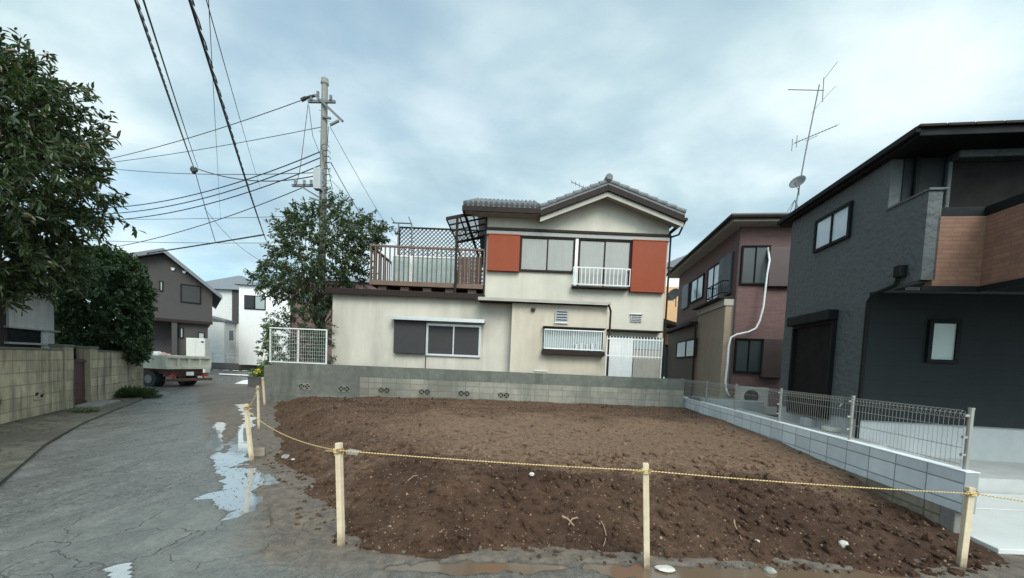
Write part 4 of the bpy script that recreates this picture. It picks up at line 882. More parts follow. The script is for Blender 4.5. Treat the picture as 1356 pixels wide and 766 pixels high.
# roof
er = mfp(1015, 297, -.5)
s = MB(); s.box(-.45, XM + .4, -.5, mL + .5, mz - .02, mz + .10); s.build('eave', 'soffit', mh, .01)
s = MB(); s.box(-.53, XM + .45, -.58, mL + .55, mz + .101, mz + .2)
q = [(-.5, -.55, mz + .2), (XM + .42, -.55, mz + .2), (XM + .42, mL + .5, mz + .2), (-.5, mL + .5, mz + .2)]; rdg = [(XM * .5, 2.6, mz + 1.35), (XM * .5, mL - 2.6, mz + 1.35)]
s.add(q + rdg, [(0, 1, 4), (1, 2, 5, 4), (2, 3, 5), (3, 0, 4, 5)]); s.build('roof', 'greyroof', mh)
s = MB(); s.tube([(-.55, -.6, mz + .1), (-.55, mL + .5, mz + .1)], .06, 8); s.tube([(-.55, -.6, mz + .1), (XM + .4, -.6, mz + .1)], .06, 8); s.build('gutter', 'brown', mh)
# front shutters
def mrect(px0, py0, px1, py1, y=0.0):
    a, b = mfp(px0, py0, y), mfp(px1, py1, y); return a.x, b.x, b.z, a.z
for (p, q) in (((981, 326, 1016, 378), (1017, 329, 1049, 381)), ((969.5, 448, 1007, 495), (1008.5, 449, 1034, 501))):
    x0, x1, z0, z1 = mrect(*p); x0 = max(x0, .05)
    window2(x0, x1, z0, z1, 'greenshutter', name='shuttered_window', fr='black', mull='black', parent=mh, w=.04)
    x0, x1, z0, z1 = mrect(*q); s = MB(); s.box(x0, x1, -.18, -.003, z0, z1); s.build('shutter_box', 'brownshutter', mh, .01)
# conduit
pts = [(1021.7, 324), (1019, 345), (1016, 362), (1011, 406), (1006, 425), (1001, 435), (991, 440), (976, 443), (968, 447), (965, 458), (963, 485), (960.5, 505), (962, 518), (966, 525)]
P = [mfp(x, y, -.24) for x, y in pts]; P[0].y = -.02
s = MB(); s.tube(P, .030, 8); o = s.build('insulated_pipe', 'alu_white', mh, 0, True); tag(o, 'pale bent hose running down the maroon front')
# side upper windows
def yz(px, py, x=-.012): return ms_(px, py, x)
z0_, z1_ = yz(963, 392).z, yz(963, 340).z
s = MB(); s.box(-.10, -.014, yz(971, 360).y, yz(955, 360).y, z0_, z1_); s.build('side_shutter', 'greenshutter', mh, .01)
side_window(yz(954, 370).y, yz(938, 370).y, z0_, z1_ - .02, 'sky_pane', mh, 'black', 2, x=-.012)
side_window(yz(933, 370).y, yz(917, 370).y, z0_ + .35, z1_ - .05, 'sky_pane', mh, 'black', 2, x=-.012)
s = MB(); s.box(-.10, -.014, yz(915, 370).y, yz(907, 370).y, z0_ + .25, z1_ - .05); s.build('side_shutter', 'greenshutter', mh, .01)
s = MB(); y0, y1 = yz(956, 380, -.3).y, yz(937, 380, -.3).y
for z in (z0_ + .05, z0_ + .45): s.bar((-.3, y0, z), (-.3, y1, z), .03); s.bar((-.3, y0, z), (-.01, y0, z), .03); s.bar((-.3, y1, z), (-.01, y1, z), .03)
for k in range(10): y = y0 + (y1 - y0) * k / 9; s.bar((-.3, y, z0_ + .05), (-.3, y, z0_ + .45), .015)
s.build('window_railing', 'black', mh)
s = MB(); s.tube([(-.03, -.03, 0), (-.03, -.03, mz)], .03, 8); s.build('corner_trim', 'brownshutter', mh)
# satellite dish on a far corner bracket
def dish(name, at, ang, r, lab):
    t_ = thing(name, (*at, ang), lab, 'satellite dish', 'satellite dishes'); s = MB(); n, k = 20, 5; vs = [(0, 0, 0)]; fs = []
    for j in range(1, k + 1):
        for i in range(n): a_ = 2 * math.pi * i / n; rr_ = r * j / k; vs.append((rr_ * math.cos(a_), -.35 * rr_ * rr_ / r, rr_ * math.sin(a_)))
    for i in range(n): fs.append((0, 1 + i, 1 + (i + 1) % n))
    for j in range(k - 1):
        for i in range(n): o_ = 1 + j * n; fs.append((o_ + i, o_ + n + i, o_ + n + (i + 1) % n, o_ + (i + 1) % n))
    b_ = len(vs); vs += [(v[0], v[1] + .012, v[2]) for v in vs]; fs += [tuple(b_ + i for i in f)[::-1] for f in fs]
    o_ = 1 + (k - 1) * n; fs += [(o_ + i, o_ + (i + 1) % n, b_ + o_ + (i + 1) % n, b_ + o_ + i) for i in range(n)]
    s.add(vs, fs); ob = s.build('reflector', 'steel', t_, 0, True); ob.rotation_euler = (R(-25), 0, 0)
    s = MB(); s.tube([(0, .02, -r * .8), (0, -r * 1.1, -r * .35)], .012, 6); s.box(-.03, .03, -r * 1.2, -r * 1.02, -r * .45, -r * .22); s.build('feed_arm', 'steel', t_)
    s = MB(); s.tube([(0, .02, 0), (0, .12, -.05), (0, .14, -r * 1.5)], .02, 8); s.build('bracket', 'steel', t_)
    return t_
# tall antenna behind the maroon roof
base = D(1052, 272, 15.0); top = D(1079, 112, 15.0)
an = thing('tv_antenna', (base.x, 15.0, base.z - .55, 0), 'tall mast with two television aerials above the maroon house roof', 'antenna')
hh = top.z - base.z + .55; s = MB(); lx = D(1085, 113, 15.0).x - base.x; s.tube([(0, 0, 0), (lx * .45, 0, hh * .5), (lx, 0, hh)], [.026, .023, .02], 8)
for d_ in ((.35, .1), (-.35, .1), (0, .4), (.1, -.3)): s.tube([(0, 0, .75), (d_[0], d_[1], .05)], .012, 6)
s.build('mast', 'steel', an)
def rel(px, py): p = D(px, py, 15.0); return Vector((p.x - base.x, 0, p.z - base.z + .55))
s = MB(); A, B = rel(1044, 119), rel(1091, 120); s.tube([A, B], .014, 6)
for k in range(8):
    p = A.lerp(B, k / 7.5); e = .26 + .05 * k; dv = Vector((.55, .75, .55)).normalized(); s.tube([p - dv * e, p + dv * e], .013, 5)
s.tube([rel(1091, 103), rel(1089, 135)], .014, 6); s.tube([rel(1092, 104), rel(1109, 82)], .010, 5); s.tube([rel(1089, 133), rel(1107, 114)], .008, 5); s.tube([rel(1089, 133), rel(1074, 151)], .008, 5)
s.build('aerial', 'steel', an)
s = MB(); A, B = rel(1052, 190), rel(1109, 166); s.tube([A, B], .014, 6); s.tube([A.lerp(B, .25) + Vector((0, 0, -.1)), A.lerp(B, .55) + Vector((0, 0, -.08))], .010, 5)
for k in range(14):
    p = A.lerp(B, k / 13.); s.tube([p + Vector((0, -.10, 0)), p + Vector((0, .10, 0))], .006, 4)
s.tube([A + Vector((0, -.12, .22)), A + Vector((0, -.12, -.22))], .012, 5); s.tube([A + Vector((0, .12, .22)), A + Vector((0, .12, -.22))], .012, 5)
s.build('aerial', 'steel', an)
p = D(1057, 243, 14.9); t_ = dish('satellite_dish', (p.x, 14.9, p.z), R(-55), .27, 'pale satellite dish low on the antenna mast above the maroon roof')
p = D(893, 392, 18.0); dish('satellite_dish', (p.x, 18.0, p.z), R(-60), .33, 'dark satellite dish beside the peach house wall past the cream house').children[0].data.materials[0] = M['shutter_dark']

# ---------------- things on the neighbour's paving
p = loc(985, 532, WORLD, 'y', 11.6); ac = thing('air_conditioner', (p.x, 11.6, .60, -TH), 'beige outdoor air conditioner unit at the foot of the maroon house', 'air conditioner')
s = MB(); s.box(-.1, .68, 0, .28, .05, .60); s.build('casing', 'acwhite', ac, .015)
s = MB(); 
for k in range(6): r_ = .04 + k * .033; s.tube([(.2 + r_ * math.cos(t * math.pi / 10), -.012, .32 + r_ * math.sin(t * math.pi / 10)) for t in range(21)], .005, 4)
for k in range(8): s.bar((.2, -.012, .32), (.2 + .21 * math.cos(k * math.pi / 4), -.012, .32 + .21 * math.sin(k * math.pi / 4)), .006)
s.build('fan_grille', 'shutter_dark', ac)
s = MB(); s.tube([(.2, -.002, .32), (.2, .003, .32)], .2, 24); s.build('fan_opening', 'black', ac)
s = MB(); s.box(-.02, .06, .02, .26, -.03, .05); s.box(.52, .6, .02, .26, -.03, .05); s.build('stand', 'kerb', ac)
a, b = D(929, 531, 11.2), D(1040, 538, 10.6)
rw = thing('low_wall', (a.x, 11.2, .57, -TH), 'low grey retaining wall behind the fence in front of the maroon house', 'wall')
s = MB(); s.box(0, 3.4, 0, .15, 0, .62); s.build('wall', 'concrete', rw, .01)
s = MB(); s.box(0, 3.4, .151, 1.2, 0, .6); s.build('fill', 'kerb', rw)
rw.scale = (.5, 1, .4)
p = G(1116, 574, .58); tap = thing('garden_tap', (p.x, p.y, .58, -TH), 'grey standpipe tap rising beside a cream basin behind the fence', 'tap')
ph = D(1116, 528, p.y).z - .58
s = MB(); s.box(-.028, .028, -.028, .028, 0, ph); s.build('pillar', 'fencewire', tap, .006)
s = MB(); s.tube([(0, 0, ph - .1), (-.1, -.06, ph - .1), (-.14, -.08, ph - .15)], .012, 8); s.tube([(-.05, -.03, ph - .1), (-.05, -.03, ph - .04)], .008, 6); s.box(-.08, -.02, -.04, -.02, ph - .04, ph - .03); s.build('spout', 'alu', tap)
p = G(1104, 572, .58); s = MB(); n = 28
prof = [(.14, 0), (.17, .02), (.19, .09), (.175, .095), (.16, .05), (.0, .04)]; vs = []; fs = []
for r_, z_ in prof:
    for i in range(n): a_ = 2 * math.pi * i / n; vs.append((r_ * math.cos(a_) * 1.1, r_ * math.sin(a_) * .8, z_))
for j in range(len(prof) - 1):
    for i in range(n): fs.append((j * n + i, j * n + (i + 1) % n, (j + 1) * n + (i + 1) % n, (j + 1) * n + i))
s.add(vs, fs); o = s.build('wash_basin', 'basin', None, 0, False); o.location = (p.x, p.y, .58); tag(o, 'cream ribbed basin on the paving under the standpipe', 'basin')
p = G(1080, 566, .58); s = MB(); s.box(-.19, .19, -.09, .09, 0, .17); s.build('concrete_block', 'found', None, .015); o = bpy.data.objects['concrete_block']; o.location = (p.x, p.y + .1, .58); o.rotation_euler.z = -TH; tag(o, 'grey concrete block lying left of the cream basin', 'block')

# ================================================================== BEYOND THE GAP: peach house, blue-grey shed
p0, p1 = D(868, 500, 24), D(915, 500, 24)
pe = thing('peach_house', (p0.x, 24, 0, 0), 'peach and white house seen through the gap right of the cream house', 'house')
w = p1.x - p0.x + 1.5; zA = D(890, 380, 24).z; zB = D(890, 356, 24).z
s = MB(); s.box(0, w, 0, 5, 0, zA); s.build('peach_wall', 'orange', pe); s = MB(); s.box(.0, w, 0.01, 5, zA + .001, zB); s.build('white_wall', 'white', pe)
s = MB(); s.prism([(-.4, -.4, zB), (w + .4, -.4, zB), (w * .45, -.4, zB + .95)], (0, 5.5, 0)); s.build('roof', 'greyroof', pe)
zC = D(885, 418, 22.5).z; s = MB(); s.prism([(-.6, -1.5, zC - .35), (2.4, -1.5, zC - 1.0), (2.4, -1.5, zC - .9), (-.6, -1.5, zC + .6 - .7)], (0, 1.4, 0)); s.build('pent_roof', 'brown', pe)
p0 = D(872, 500, 19.5); sh_ = thing('garden_shed', (p0.x, 19.5, 0.12, 0), 'blue-grey metal shed in the gap between cream and maroon houses', 'shed')
zS = D(886, 459, 19.5).z; s = MB(); s.box(0, 1.25, 0, 2, 0, zS - .12); s.build('wall', 'bluegrey', sh_); s = MB(); s.box(-.06, 1.31, -.08, 2.1, zS - .119, zS - .04); s.build('roof', 'brown', sh_)

# ================================================================== LEFT SIDE OF THE ALLEY
def wall_frame(A, B, z=0): return (A.x, A.y, z, math.atan2(B.y - A.y, B.x - A.x))
def alley_wall(A, B, h, lab, vents, t=.15):
    fr = wall_frame(A, B); L = (B - A).length; r = thing('block_wall', fr, lab, 'wall')
    s = MB(); s.box(0, L, 0, t, -.1, h - .045); s.build('wall', 'alleyblock', r)
    s = MB(); s.box(-.01, L + .01, -.02, t + .02, h - .045, h); s.build('coping', 'mortar', r, .012)
    for x in vents:
        z = .5; s = MB(); s.box(x - .19, x + .19, -.006, -.001, z - .09, z + .09, 1)  # black backing sheet paints the shade of the vent holes
        for dx in (-.18, 0, .18): s.box(x + dx - .02, x + dx + .02, -.018, -.0065, z - .09, z + .09)
        for dz in (-.08, .08): s.box(x - .16, x + .16, -.0185, -.0066, z + dz - .02, z + dz + .02)
        s.bar((x - .16, -.012, z - .07), (x + .16, -.012, z + .07), .05, .01, upv=(0, 1, 0)); s.bar((x - .16, -.012, z + .07), (x + .16, -.012, z - .07), .05, .01, upv=(0, 1, 0))
        s.build('vent_block', ['alleyblock', 'black'], r)
    return r
A1 = G(84, 544, .03); A1.z = 0; A0 = G(0, 564, .03); A0.z = 0; A0 = A1 + (A0 - A1).normalized() * 9.5
dW = (A1 - A0).normalized(); 
# the frame runs from the far end towards the camera so that local -y faces the road
def near(A, B): return A, B
hL = EYE - .08
r1 = alley_wall(A0, A1, hL, 'long stained block wall left of the alley, before the gate opening', [], .15)
# vents on the road side: the road side is local -y when the wall runs away from the camera on the left
for c in list(r1.children): pass
L1 = (A1 - A0).length
def vent_on(r, x, z=.5):
    s = MB(); s.box(x - .19, x + .19, -.006, -.001, z - .09, z + .09, 1)  # hole shade painted as a black sheet on the wall face
    for dx in (-.18, 0, .18): s.box(x + dx - .02, x + dx + .02, -.018, -.0065, z - .09, z + .09)
    for dz in (-.08, .08): s.box(x - .16, x + .16, -.0185, -.0066, z + dz - .02, z + dz + .02)
    s.bar((x - .16, -.012, z - .07), (x + .16, -.012, z + .07), .05, .01, upv=(0, 1, 0)); s.build('vent_block', ['alleyblock', 'black'], r)
for x in (L1 - 1.0, L1 - 2.4, L1 - 3.8, L1 - 5.2): vent_on(r1, x)
def pillar(fr, w, d, h, lab):
    r = thing('gate_pillar', fr, lab, 'pillar', 'pillars of the alley gate'); s = MB(); s.box(0, w, -.03, d, -.1, h - .06); s.build('shaft', 'alleyblock', r, .008)
    s = MB(); s.box(-.02, w + .02, -.05, d + .02, h - .06, h); s.build('cap', 'mortar', r, .01)
fr1 = wall_frame(A0, A1); P1 = A1 + dW * .03
pillar((P1.x, P1.y, 0, fr1[3]), .42, .22, hL + .10, 'block gate pillar on the camera side of the dark red gate')
A2 = G(103, 540, .03); A2.z = 0; A3 = G(190, 521, 0); A3.z = 0
Pg = P1 + dW * .45
A2 = P1 + dW * 1.3
d2 = (A3 - A2).normalized(); fr2 = wall_frame(A2, A3)
gt = thing('garden_gate', (Pg.x, Pg.y, 0, fr1[3]), 'dark red garden gate set between two block pillars', 'gate')
gl = (A2 - Pg).length; s = MB(); s.box(0.02, gl - .02, .08, .11, .08, 1.25); s.build('gate_panel', 'gatered', gt)
for z_ in (.12, 1.2): s = MB(); s.bar((.02, .07, z_), (gl - .02, .07, z_), .05); s.build('rail', 'gatered', gt)
pillar((A2.x, A2.y, 0, fr2[3]), .42, .24, hL + .08, 'block gate pillar on the far side of the dark red gate')
B2 = A2 + d2 * .44
alley_wall(B2, A3, hL - .02, 'short stained block wall left of the alley, between the gate and the truck', [1.2, 2.6, (A3 - B2).length - .5], .15)
s = MB(); s.box(-.1, 1.1, -.55, -.05, -.02, .12); o = s.build('doorstep', 'kerb', None, .02); o.location = (Pg.x, Pg.y, 0); o.rotation_euler.z = fr1[3]; tag(o, 'low concrete doorstep in front of the dark red garden gate', 'step')

# old shed with white corrugated cladding behind the wall
n1 = Vector((-dW.y, dW.x, 0)); S0 = A0 + n1 * 1.3 + dW * 2.0; sf = (S0.x, S0.y, 0, fr1[3])
xe = loc(68, 430, sf, 'y', 0).x
def sp(px, py, y=0.0): return loc(px, py, sf, 'y', y)
sd = thing('garden_outbuilding', sf, 'old garden outbuilding with white corrugated panel rising behind the left block wall', 'outbuilding')
zt = sp(40, 386).z
s = MB(); s.box(-1.5, xe, 0, 2.5, 0, zt + .35); s.build('wall', 'oldwood', sd)
x0 = sp(8, 430).x; zb_ = sp(30, 434).z
s = MB(); s.box(x0, xe + .01, -.05, -.002, zb_, zt + .05); s.box(sp(54, 445).x, xe + .01, -.05, -.002, 1.2, zb_ - .04); s.box(x0 - 2.0, x0 - .5, -.05, -.002, 1.0, zt); s.build('corrugated_panel', 'corrugated', sd)
s = MB(); s.box(x0 - .1, xe + .25, -.09, -.003, zb_ - .04, zb_ - .0005); s.box(x0 - .1, xe + .25, -.09, -.003, 1.58, 1.63); s.build('window_rail', 'acwhite', sd)
s = MB(); s.box(x0 + .05, sp(52, 445).x, -.03, -.003, 1.63, zb_ - .04); s.build('window', 'glass', sd)
s = MB(); s.prism([(-1.8, -.75, zt + .22), (xe + .55, -.75, zt + .22), (xe + .55, 2.8, zt + 1.2), (-1.8, 2.8, zt + 1.2)], (0, 0, .08)); s.build('roof', 'oldwood', sd)

# ================================================================== VEGETATION
def leaves(name, P, Dr, size, m_, parent=None, wid=.45, droop=.0):
    """P base points (N,3), Dr directions (N,3), size (N,)"""
    N_ = len(P); g = RNG; d = Dr / (np.linalg.norm(Dr, axis=1, keepdims=True) + 1e-9)
    rnd = g.normal(size=(N_, 3)); rnd[:, 2] = np.abs(rnd[:, 2]) + .6; a = np.cross(d, rnd); a /= (np.linalg.norm(a, axis=1, keepdims=True) + 1e-9); n_ = np.cross(a, d)
    s_ = size[:, None]; w = s_ * wid * .5
    v0 = P; v1 = P + d * s_ * .3 + a * w * .85 + n_ * w * .25; v2 = P + d * s_ * .7 + a * w * .7 + n_ * w * .2; v3 = P + d * s_ - n_ * s_ * .12
    v4 = P + d * s_ * .7 - a * w * .7 + n_ * w * .2; v5 = P + d * s_ * .3 - a * w * .85 + n_ * w * .25
    V = np.stack([v0, v1, v2, v3, v4, v5], 1).reshape(-1, 3); b = (np.arange(N_) * 6)[:, None]
    I = np.concatenate([b + np.array([0, 1, 2, 3]), b + np.array([0, 3, 4, 5])], 1).ravel()
    return arr_mesh(name, V, 4, I, m_, parent, smooth=False)
def inpoly(x, y, poly):
    c = np.zeros(len(x), bool); n = len(poly); j = n - 1
    for i in range(n):
        xi, yi = poly[i]; xj, yj = poly[j]
        c ^= ((yi > y) != (yj > y)) & (x < (xj - xi) * (y - yi) / (yj - yi + 1e-12) + xi); j = i
    return c
def rays(px, py): return np.array([ray(a, b) for a, b in zip(px, py)])
def crown_points(poly, Yc, th, n, g, rim=.5):
    """twig anchor points filling the volume whose outline was surveyed as poly, th metres deep"""
    xs_ = [p[0] for p in poly]; ys_ = [p[1] for p in poly]; x = g.uniform(min(xs_), max(xs_), n * 6); y = g.uniform(min(ys_), max(ys_), n * 6)
    k = inpoly(x, y, poly); x, y = x[k][:n], y[k][:n]
    # distance to outline in pixels -> thinner volume near the rim
    dmin = np.full(len(x), 1e9)
    for (ax, ay), (bx, by) in zip(poly, poly[1:] + poly[:1]):
        dx, dy = bx - ax, by - ay; t = np.clip(((x - ax) * dx + (y - ay) * dy) / (dx * dx + dy * dy), 0, 1); dmin = np.minimum(dmin, np.hypot(x - ax - t * dx, y - ay - t * dy))
    keep_ = g.random(len(x)) > rim * np.clip(1 - dmin / (.16 * (max(ys_) - min(ys_))), 0, 1); x, y, dmin = x[keep_], y[keep_], dmin[keep_]
    half = th / 2 * np.sqrt(np.clip(dmin / (max(ys_) - min(ys_)) * 3.0, .03, 1)); Y = Yc + g.uniform(-1, 1, len(x)) * half
    r = rays(x, y); return np.array([0, 0, EYE]) + r * (Y / r[:, 1])[:, None]
def tree(name, label, cat, base, poly, Yc, th, ntw, per, leafsize, m_, trunk_r, seed, fork=.45, outd=None, wid=.45, twl=.5, group=None, limbs=16, rim=.55):
    g = np.random.default_rng(seed); r = thing(name, (*base, 0), label, cat, group); b = np.array(base)
    T = crown_points(poly, Yc, th, ntw, g, rim); c = T.mean(0) if outd is None else np.array(outd)
    out_ = T - c; out_[:, 2] *= .6; out_ /= (np.linalg.norm(out_, axis=1, keepdims=True) + 1e-6)
    tw = out_ + g.normal(size=T.shape) * .45; tw[:, 2] -= .25; tw /= np.linalg.norm(tw, axis=1, keepdims=True)
    u = g.random((len(T), per, 1)); P = T[:, None] + tw[:, None] * u * twl + g.normal(size=(len(T), per, 3)) * .03
    side = g.normal(size=P.shape); dr = tw[:, None] * 1.0 + side * .75; dr[..., 2] -= .35
    P = P.reshape(-1, 3); dr = dr.reshape(-1, 3); sz = leafsize * g.uniform(.65, 1.3, len(P))
    leaves('crown', P - b, dr, sz, m_, r, wid)
    s = MB(); fk = b + (c - b) * fork; fk[2] = b[2] + (c[2] - b[2]) * fork
    s.tube([b - b, (fk - b) * .5 + np.array([.06, -.04, 0]), fk - b], [trunk_r, trunk_r * .8, trunk_r * .62], 10)
    idx = g.choice(len(T), min(limbs, len(T)), replace=False); ends = []
    for i in idx:
        e = T[i]; mid = fk * .5 + e * .5 + g.normal(size=3) * .12; mid[2] += .12; rr_ = trunk_r * .32
        s.tube([fk - b, mid - b, e - b], [rr_, rr_ * .55, rr_ * .15], 6); ends.append(mid); ends.append(e)
    E_ = np.array(ends)
    for i in g.choice(len(T), min(len(T), limbs * 7), replace=False):
        e = T[i] + tw[i] * twl * .8; k = np.argmin(np.linalg.norm(E_ - T[i], axis=1)); s.tube([E_[k] - b, T[i] - b, e - b], [.014, .009, .004], 4)
    for i in range(len(T)): s.tube([T[i] - b, T[i] + tw[i] * twl - b], [.006, .002], 3)
    s.build('trunk', 'bark', r, 0, True); return r
# big broad-leaved tree overhanging the left block wall
def Pt(px, py, Y): p = D(px, py, Y); return (p.x, p.y, p.z)
pol = [(-190, -10), (-60, 20), (-12, 62), (15, 86), (48, 94), (72, 116), (84, 138), (100, 140), (112, 166), (132, 182), (128, 204), (118, 228), (132, 252), (140, 280), (128, 296), (95, 300), (80, 322), (92, 345), (70, 372), (0, 385), (-190, 400)]
tree('broadleaf_tree', 'big dark broad-leaved tree leaning over the left block wall', 'tree', (-12.4, 7.6, 0), pol, 7.6, 3.6, 1700, 32, .145, 'leaf_big', .2, 11, .5, outd=(-10.8, 7.8, 4.2), wid=.36, twl=.58, limbs=22)
# low branches over the roof of the outbuilding
pol = [(-120, 318), (20, 315), (90, 335), (118, 352), (112, 384), (60, 378), (0, 384), (-120, 400)]
tree('garden_shrub', 'tangled green shrub spreading over the outbuilding roof below the big tree', 'shrub', (-14.2, 9.8, 0), pol, 9.4, 1.6, 300, 22, .12, 'leaf_mid', .08, 12, .6, twl=.4, limbs=8)
# dense clipped evergreen
pol = [(70, 352), (90, 330), (138, 332), (165, 340), (186, 356), (196, 382), (197, 412), (192, 440), (193, 470), (150, 482), (80, 482), (72, 440), (78, 390)]
tree('evergreen_shrub', 'dense round dark evergreen rising behind the short left block wall', 'shrub', (-14.3, 12.6, 0), pol, 12.9, 3.2, 2600, 20, .10, 'leaf_bush', .12, 13, .5, wid=.62, twl=.22, limbs=14, rim=0)
# garden tree in front of the utility pole
pol = [(362, 300), (380, 283), (410, 272), (432, 262), (455, 268), (470, 282), (500, 292), (515, 303), (508, 322), (488, 332), (486, 365), (470, 380), (452, 395), (430, 404), (395, 402), (372, 392), (345, 388), (334, 375), (345, 355), (352, 340), (370, 322)]
tree('garden_tree', 'leafy garden tree in front of the utility pole beside the balcony', 'tree', (-7.6, 14.9, .12), pol, 14.9, 3.4, 900, 22, .13, 'leaf_mid', .11, 14, .45, twl=.42, limbs=20)
pol = [(352, 418), (380, 408), (420, 404), (440, 415), (438, 470), (430, 492), (350, 492), (346, 455)]
tree('hedge_plant', 'mixed green hedge growing behind the white mesh fence', 'hedge', (-7.9, 13.4, .0), pol, 13.5, 1.0, 420, 18, .09, 'leaf_bush', .05, 15, .4, twl=.2, limbs=8)
pol = [(352, 432), (362, 425), (366, 470), (362, 500), (350, 506), (346, 470)]
tree('climbing_plant', 'light green climbing plant at the left end of the mesh fence', 'plant', (-8.25, 12.95, .0), pol, 12.9, .4, 110, 14, .08, 'leaf_light', .02, 16, .4, twl=.18, limbs=4)
# reddish-brown shrub beyond the hedge
pol = [(392, 360), (430, 352), (440, 372), (438, 405), (400, 410), (385, 390)]
# weeds at the foot of the left wall
def tuft(name, at, r, h, n, seed, label, cat='weeds', m_='weed', width=.08):
    g = np.random.default_rng(seed); a = g.uniform(0, 6.28, n); q = np.sqrt(g.random(n)) * r; P = np.stack([np.cos(a) * q, np.sin(a) * q, np.zeros(n)], -1)
    dr = P * 1.6 / r + g.normal(size=P.shape) * .35; dr[:, 2] = 1.1; o = leaves(name, P, dr, h * g.uniform(.45, 1.15, n), m_, None, width); o.location = at; return tag(o, label, cat)
p = G(168, 527, .0); p += Vector((.0, .0, 0)); tuft('weed_clump', (p.x + .1, p.y, .02), .42, .38, 1500, 5, 'bushy weed clump at the foot of the short left block wall')
for k, (px, py, lab) in enumerate(((112, 549, 'small weed tuft beside the gate doorstep'), (204, 528, 'thin weeds at the far end of the left wall by the truck'))):
    p = G(px, py, 0); tuft('weed_tuft', (p.x, p.y, .02), .15, .16, 160, 20 + k, lab)
# planter with yellow flowers
p0 = G(327, 513, 0); p = Vector((p0.x + .35, p0.y + .35, 0)); pl = thing('flower_planter', (p.x, p.y, -.02, R(-20)), 'square grey planter with yellow flowers at the end of the block wall', 'planter')
s = MB(); s.box(-.38, .38, -.3, .3, 0, .50); s.box(-.40, .40, -.32, .32, .46, .52); s.build('pot', 'darkpot', pl, .02)
g = np.random.default_rng(3); n = 700; P = g.normal(size=(n, 3)) * np.array([.22, .18, .12]) + np.array([0, 0, .66]); dr = g.normal(size=P.shape); dr[:, 2] += .5; leaves('foliage', P, dr, .1 * g.uniform(.6, 1.2, n), 'leaf_light', pl, .5)
s = MB()
for k in range(26): s.blob((g.normal() * .12 + .22, g.normal() * .12 - .1, .70 + g.random() * .16), .04, k, 1)
s.build('blossoms', 'petal', pl)

# ================================================================== UTILITY POLE AND CABLES
PY = 15.6; pb, ptp = D(427, 300, PY), D(433, 105, PY); up_ = thing('utility_pole', (pb.x, PY, 0, 0), 'tall concrete utility pole behind the garden tree', 'utility pole')
hp = ptp.z; s = MB(); s.tube([(0, 0, 0), (0, 0, hp * .6), (0, 0, hp - .25)], [.17, .14, .115], 14); s.tube([(0, 0, hp - .25), (0, 0, hp - .2)], [.115, .15], 14); s.tube([(0, 0, hp - .2), (0, 0, hp)], [.15, .13], 14)
for k in range(26):
    z = 2.5 + k * .4; 
    if z < hp - 1: s.bar((0, 0, z), (.22 * (1 if k % 2 else -1), .0, z), .014)
s.build('pole', 'pole', up_)
def U(px, py, dy=0.0): q = D(px, py, PY + dy); return Vector((q.x - pb.x, dy, q.z))
for a_, b_, w_, h_, nm_ in ((U(408, 134.5, -.15), U(444, 135, -.15), .08, .10, 'crossarm'), (U(417, 126, -.2), U(454, 161, -.2), .07, .08, 'crossarm'), (U(427, 155, -.15), U(438, 157, -.15), .07, .07, 'bracket'), (U(387, 246, -.15), U(426, 246, -.15), .08, .09, 'crossarm'),
        (U(400, 248, -.15), U(428, 265, -.15), .05, .05, 'brace'), (U(410, 262, -.15), U(430, 268, -.15), .05, .05, 'brace'), (U(437, 166, -.15), U(449, 160, -.15), .07, .07, 'bracket')):
    s = MB(); s.bar(a_, b_, w_, h_); s.build(nm_, 'steel', up_)
def insul(px, py, k=4):
    c = U(px, py, -.2); s = MB()
    for j in range(k): s.tube([c + Vector((0, 0, .05 * j)), c + Vector((0, 0, .05 * j + .02)), c + Vector((0, 0, .05 * j + .045))], [.035, .06, .03], 8)
    s.build('insulator', 'found', up_)
for q in ((421, 128), (412, 133), (438, 133), (391, 245), (403, 245), (412, 245)): insul(*q)
a, b = U(417, 224, -.25), U(426, 252, -.25); s = MB(); s.box(a.x, b.x, -.38, -.12, b.z, a.z); s.build('transformer_box', 'found', up_, .02)
s = MB(); rr = random.Random(5)
for k in range(9):
    c = U(428 + rr.uniform(-4, 8), 200 + k * 8, -.15); s.tube([c + Vector((.16 * math.cos(t), -.06, .13 * math.sin(t) + .1)) for t in np.linspace(0, 5.5, 10)], .012, 5)
s.tube([U(405, 130, -.2), U(417, 127, -.2)], .05, 8); s.tube([U(399, 133, -.2), U(405, 130, -.2)], .07, 8)
for q in ((U(408, 138, -.1), U(398, 220, -.1), U(393, 244, -.1)), (U(427, 165, -.1), U(424, 220, -.1)), (U(409, 140, -.1), U(414, 180, -.1), U(424, 205, -.1))): s.tube(q, .012, 5)
s.tube([U(435, 168, -.1), U(432, 215, -.15), U(436, 230, -.2), U(440, 250, -.1)], .014, 5)
s.build('jumper_cable', 'cable', up_)
def cable(A, B, sag, r, label, group=None, n=24, coil=0, mat_='cable'):
    A, B = Vector(A), Vector(B); pts = []
    for i in range(n + 1):
        t = i / n; p = A.lerp(B, t); p.z -= sag * 4 * t * (1 - t); pts.append(p - A)
    r = r * .68; s = MB(); s.tube(pts, r, 6)
    if coil:
        L = (B - A).length; c = int(L / coil)
        for i in range(c):
            t = (i + .5) / c; k = t * n; j = min(int(k), n - 1); p = pts[j].lerp(pts[j + 1], k - j); d = (pts[j + 1] - pts[j]).normalized(); sd_ = d.cross(Vector((0, 0, 1))).normalized()
            q = [p - d * coil * .45, p - d * coil * .2 - Vector((0, 0, .10)) + sd_ * .05, p + d * coil * .2 - Vector((0, 0, .10)) + sd_ * .05, p + d * coil * .45]; s.tube(q, r * .45, 4)
    o = s.build('overhead_cable', mat_, None, 0, True); o.location = A; return tag(o, label, 'cable', group)
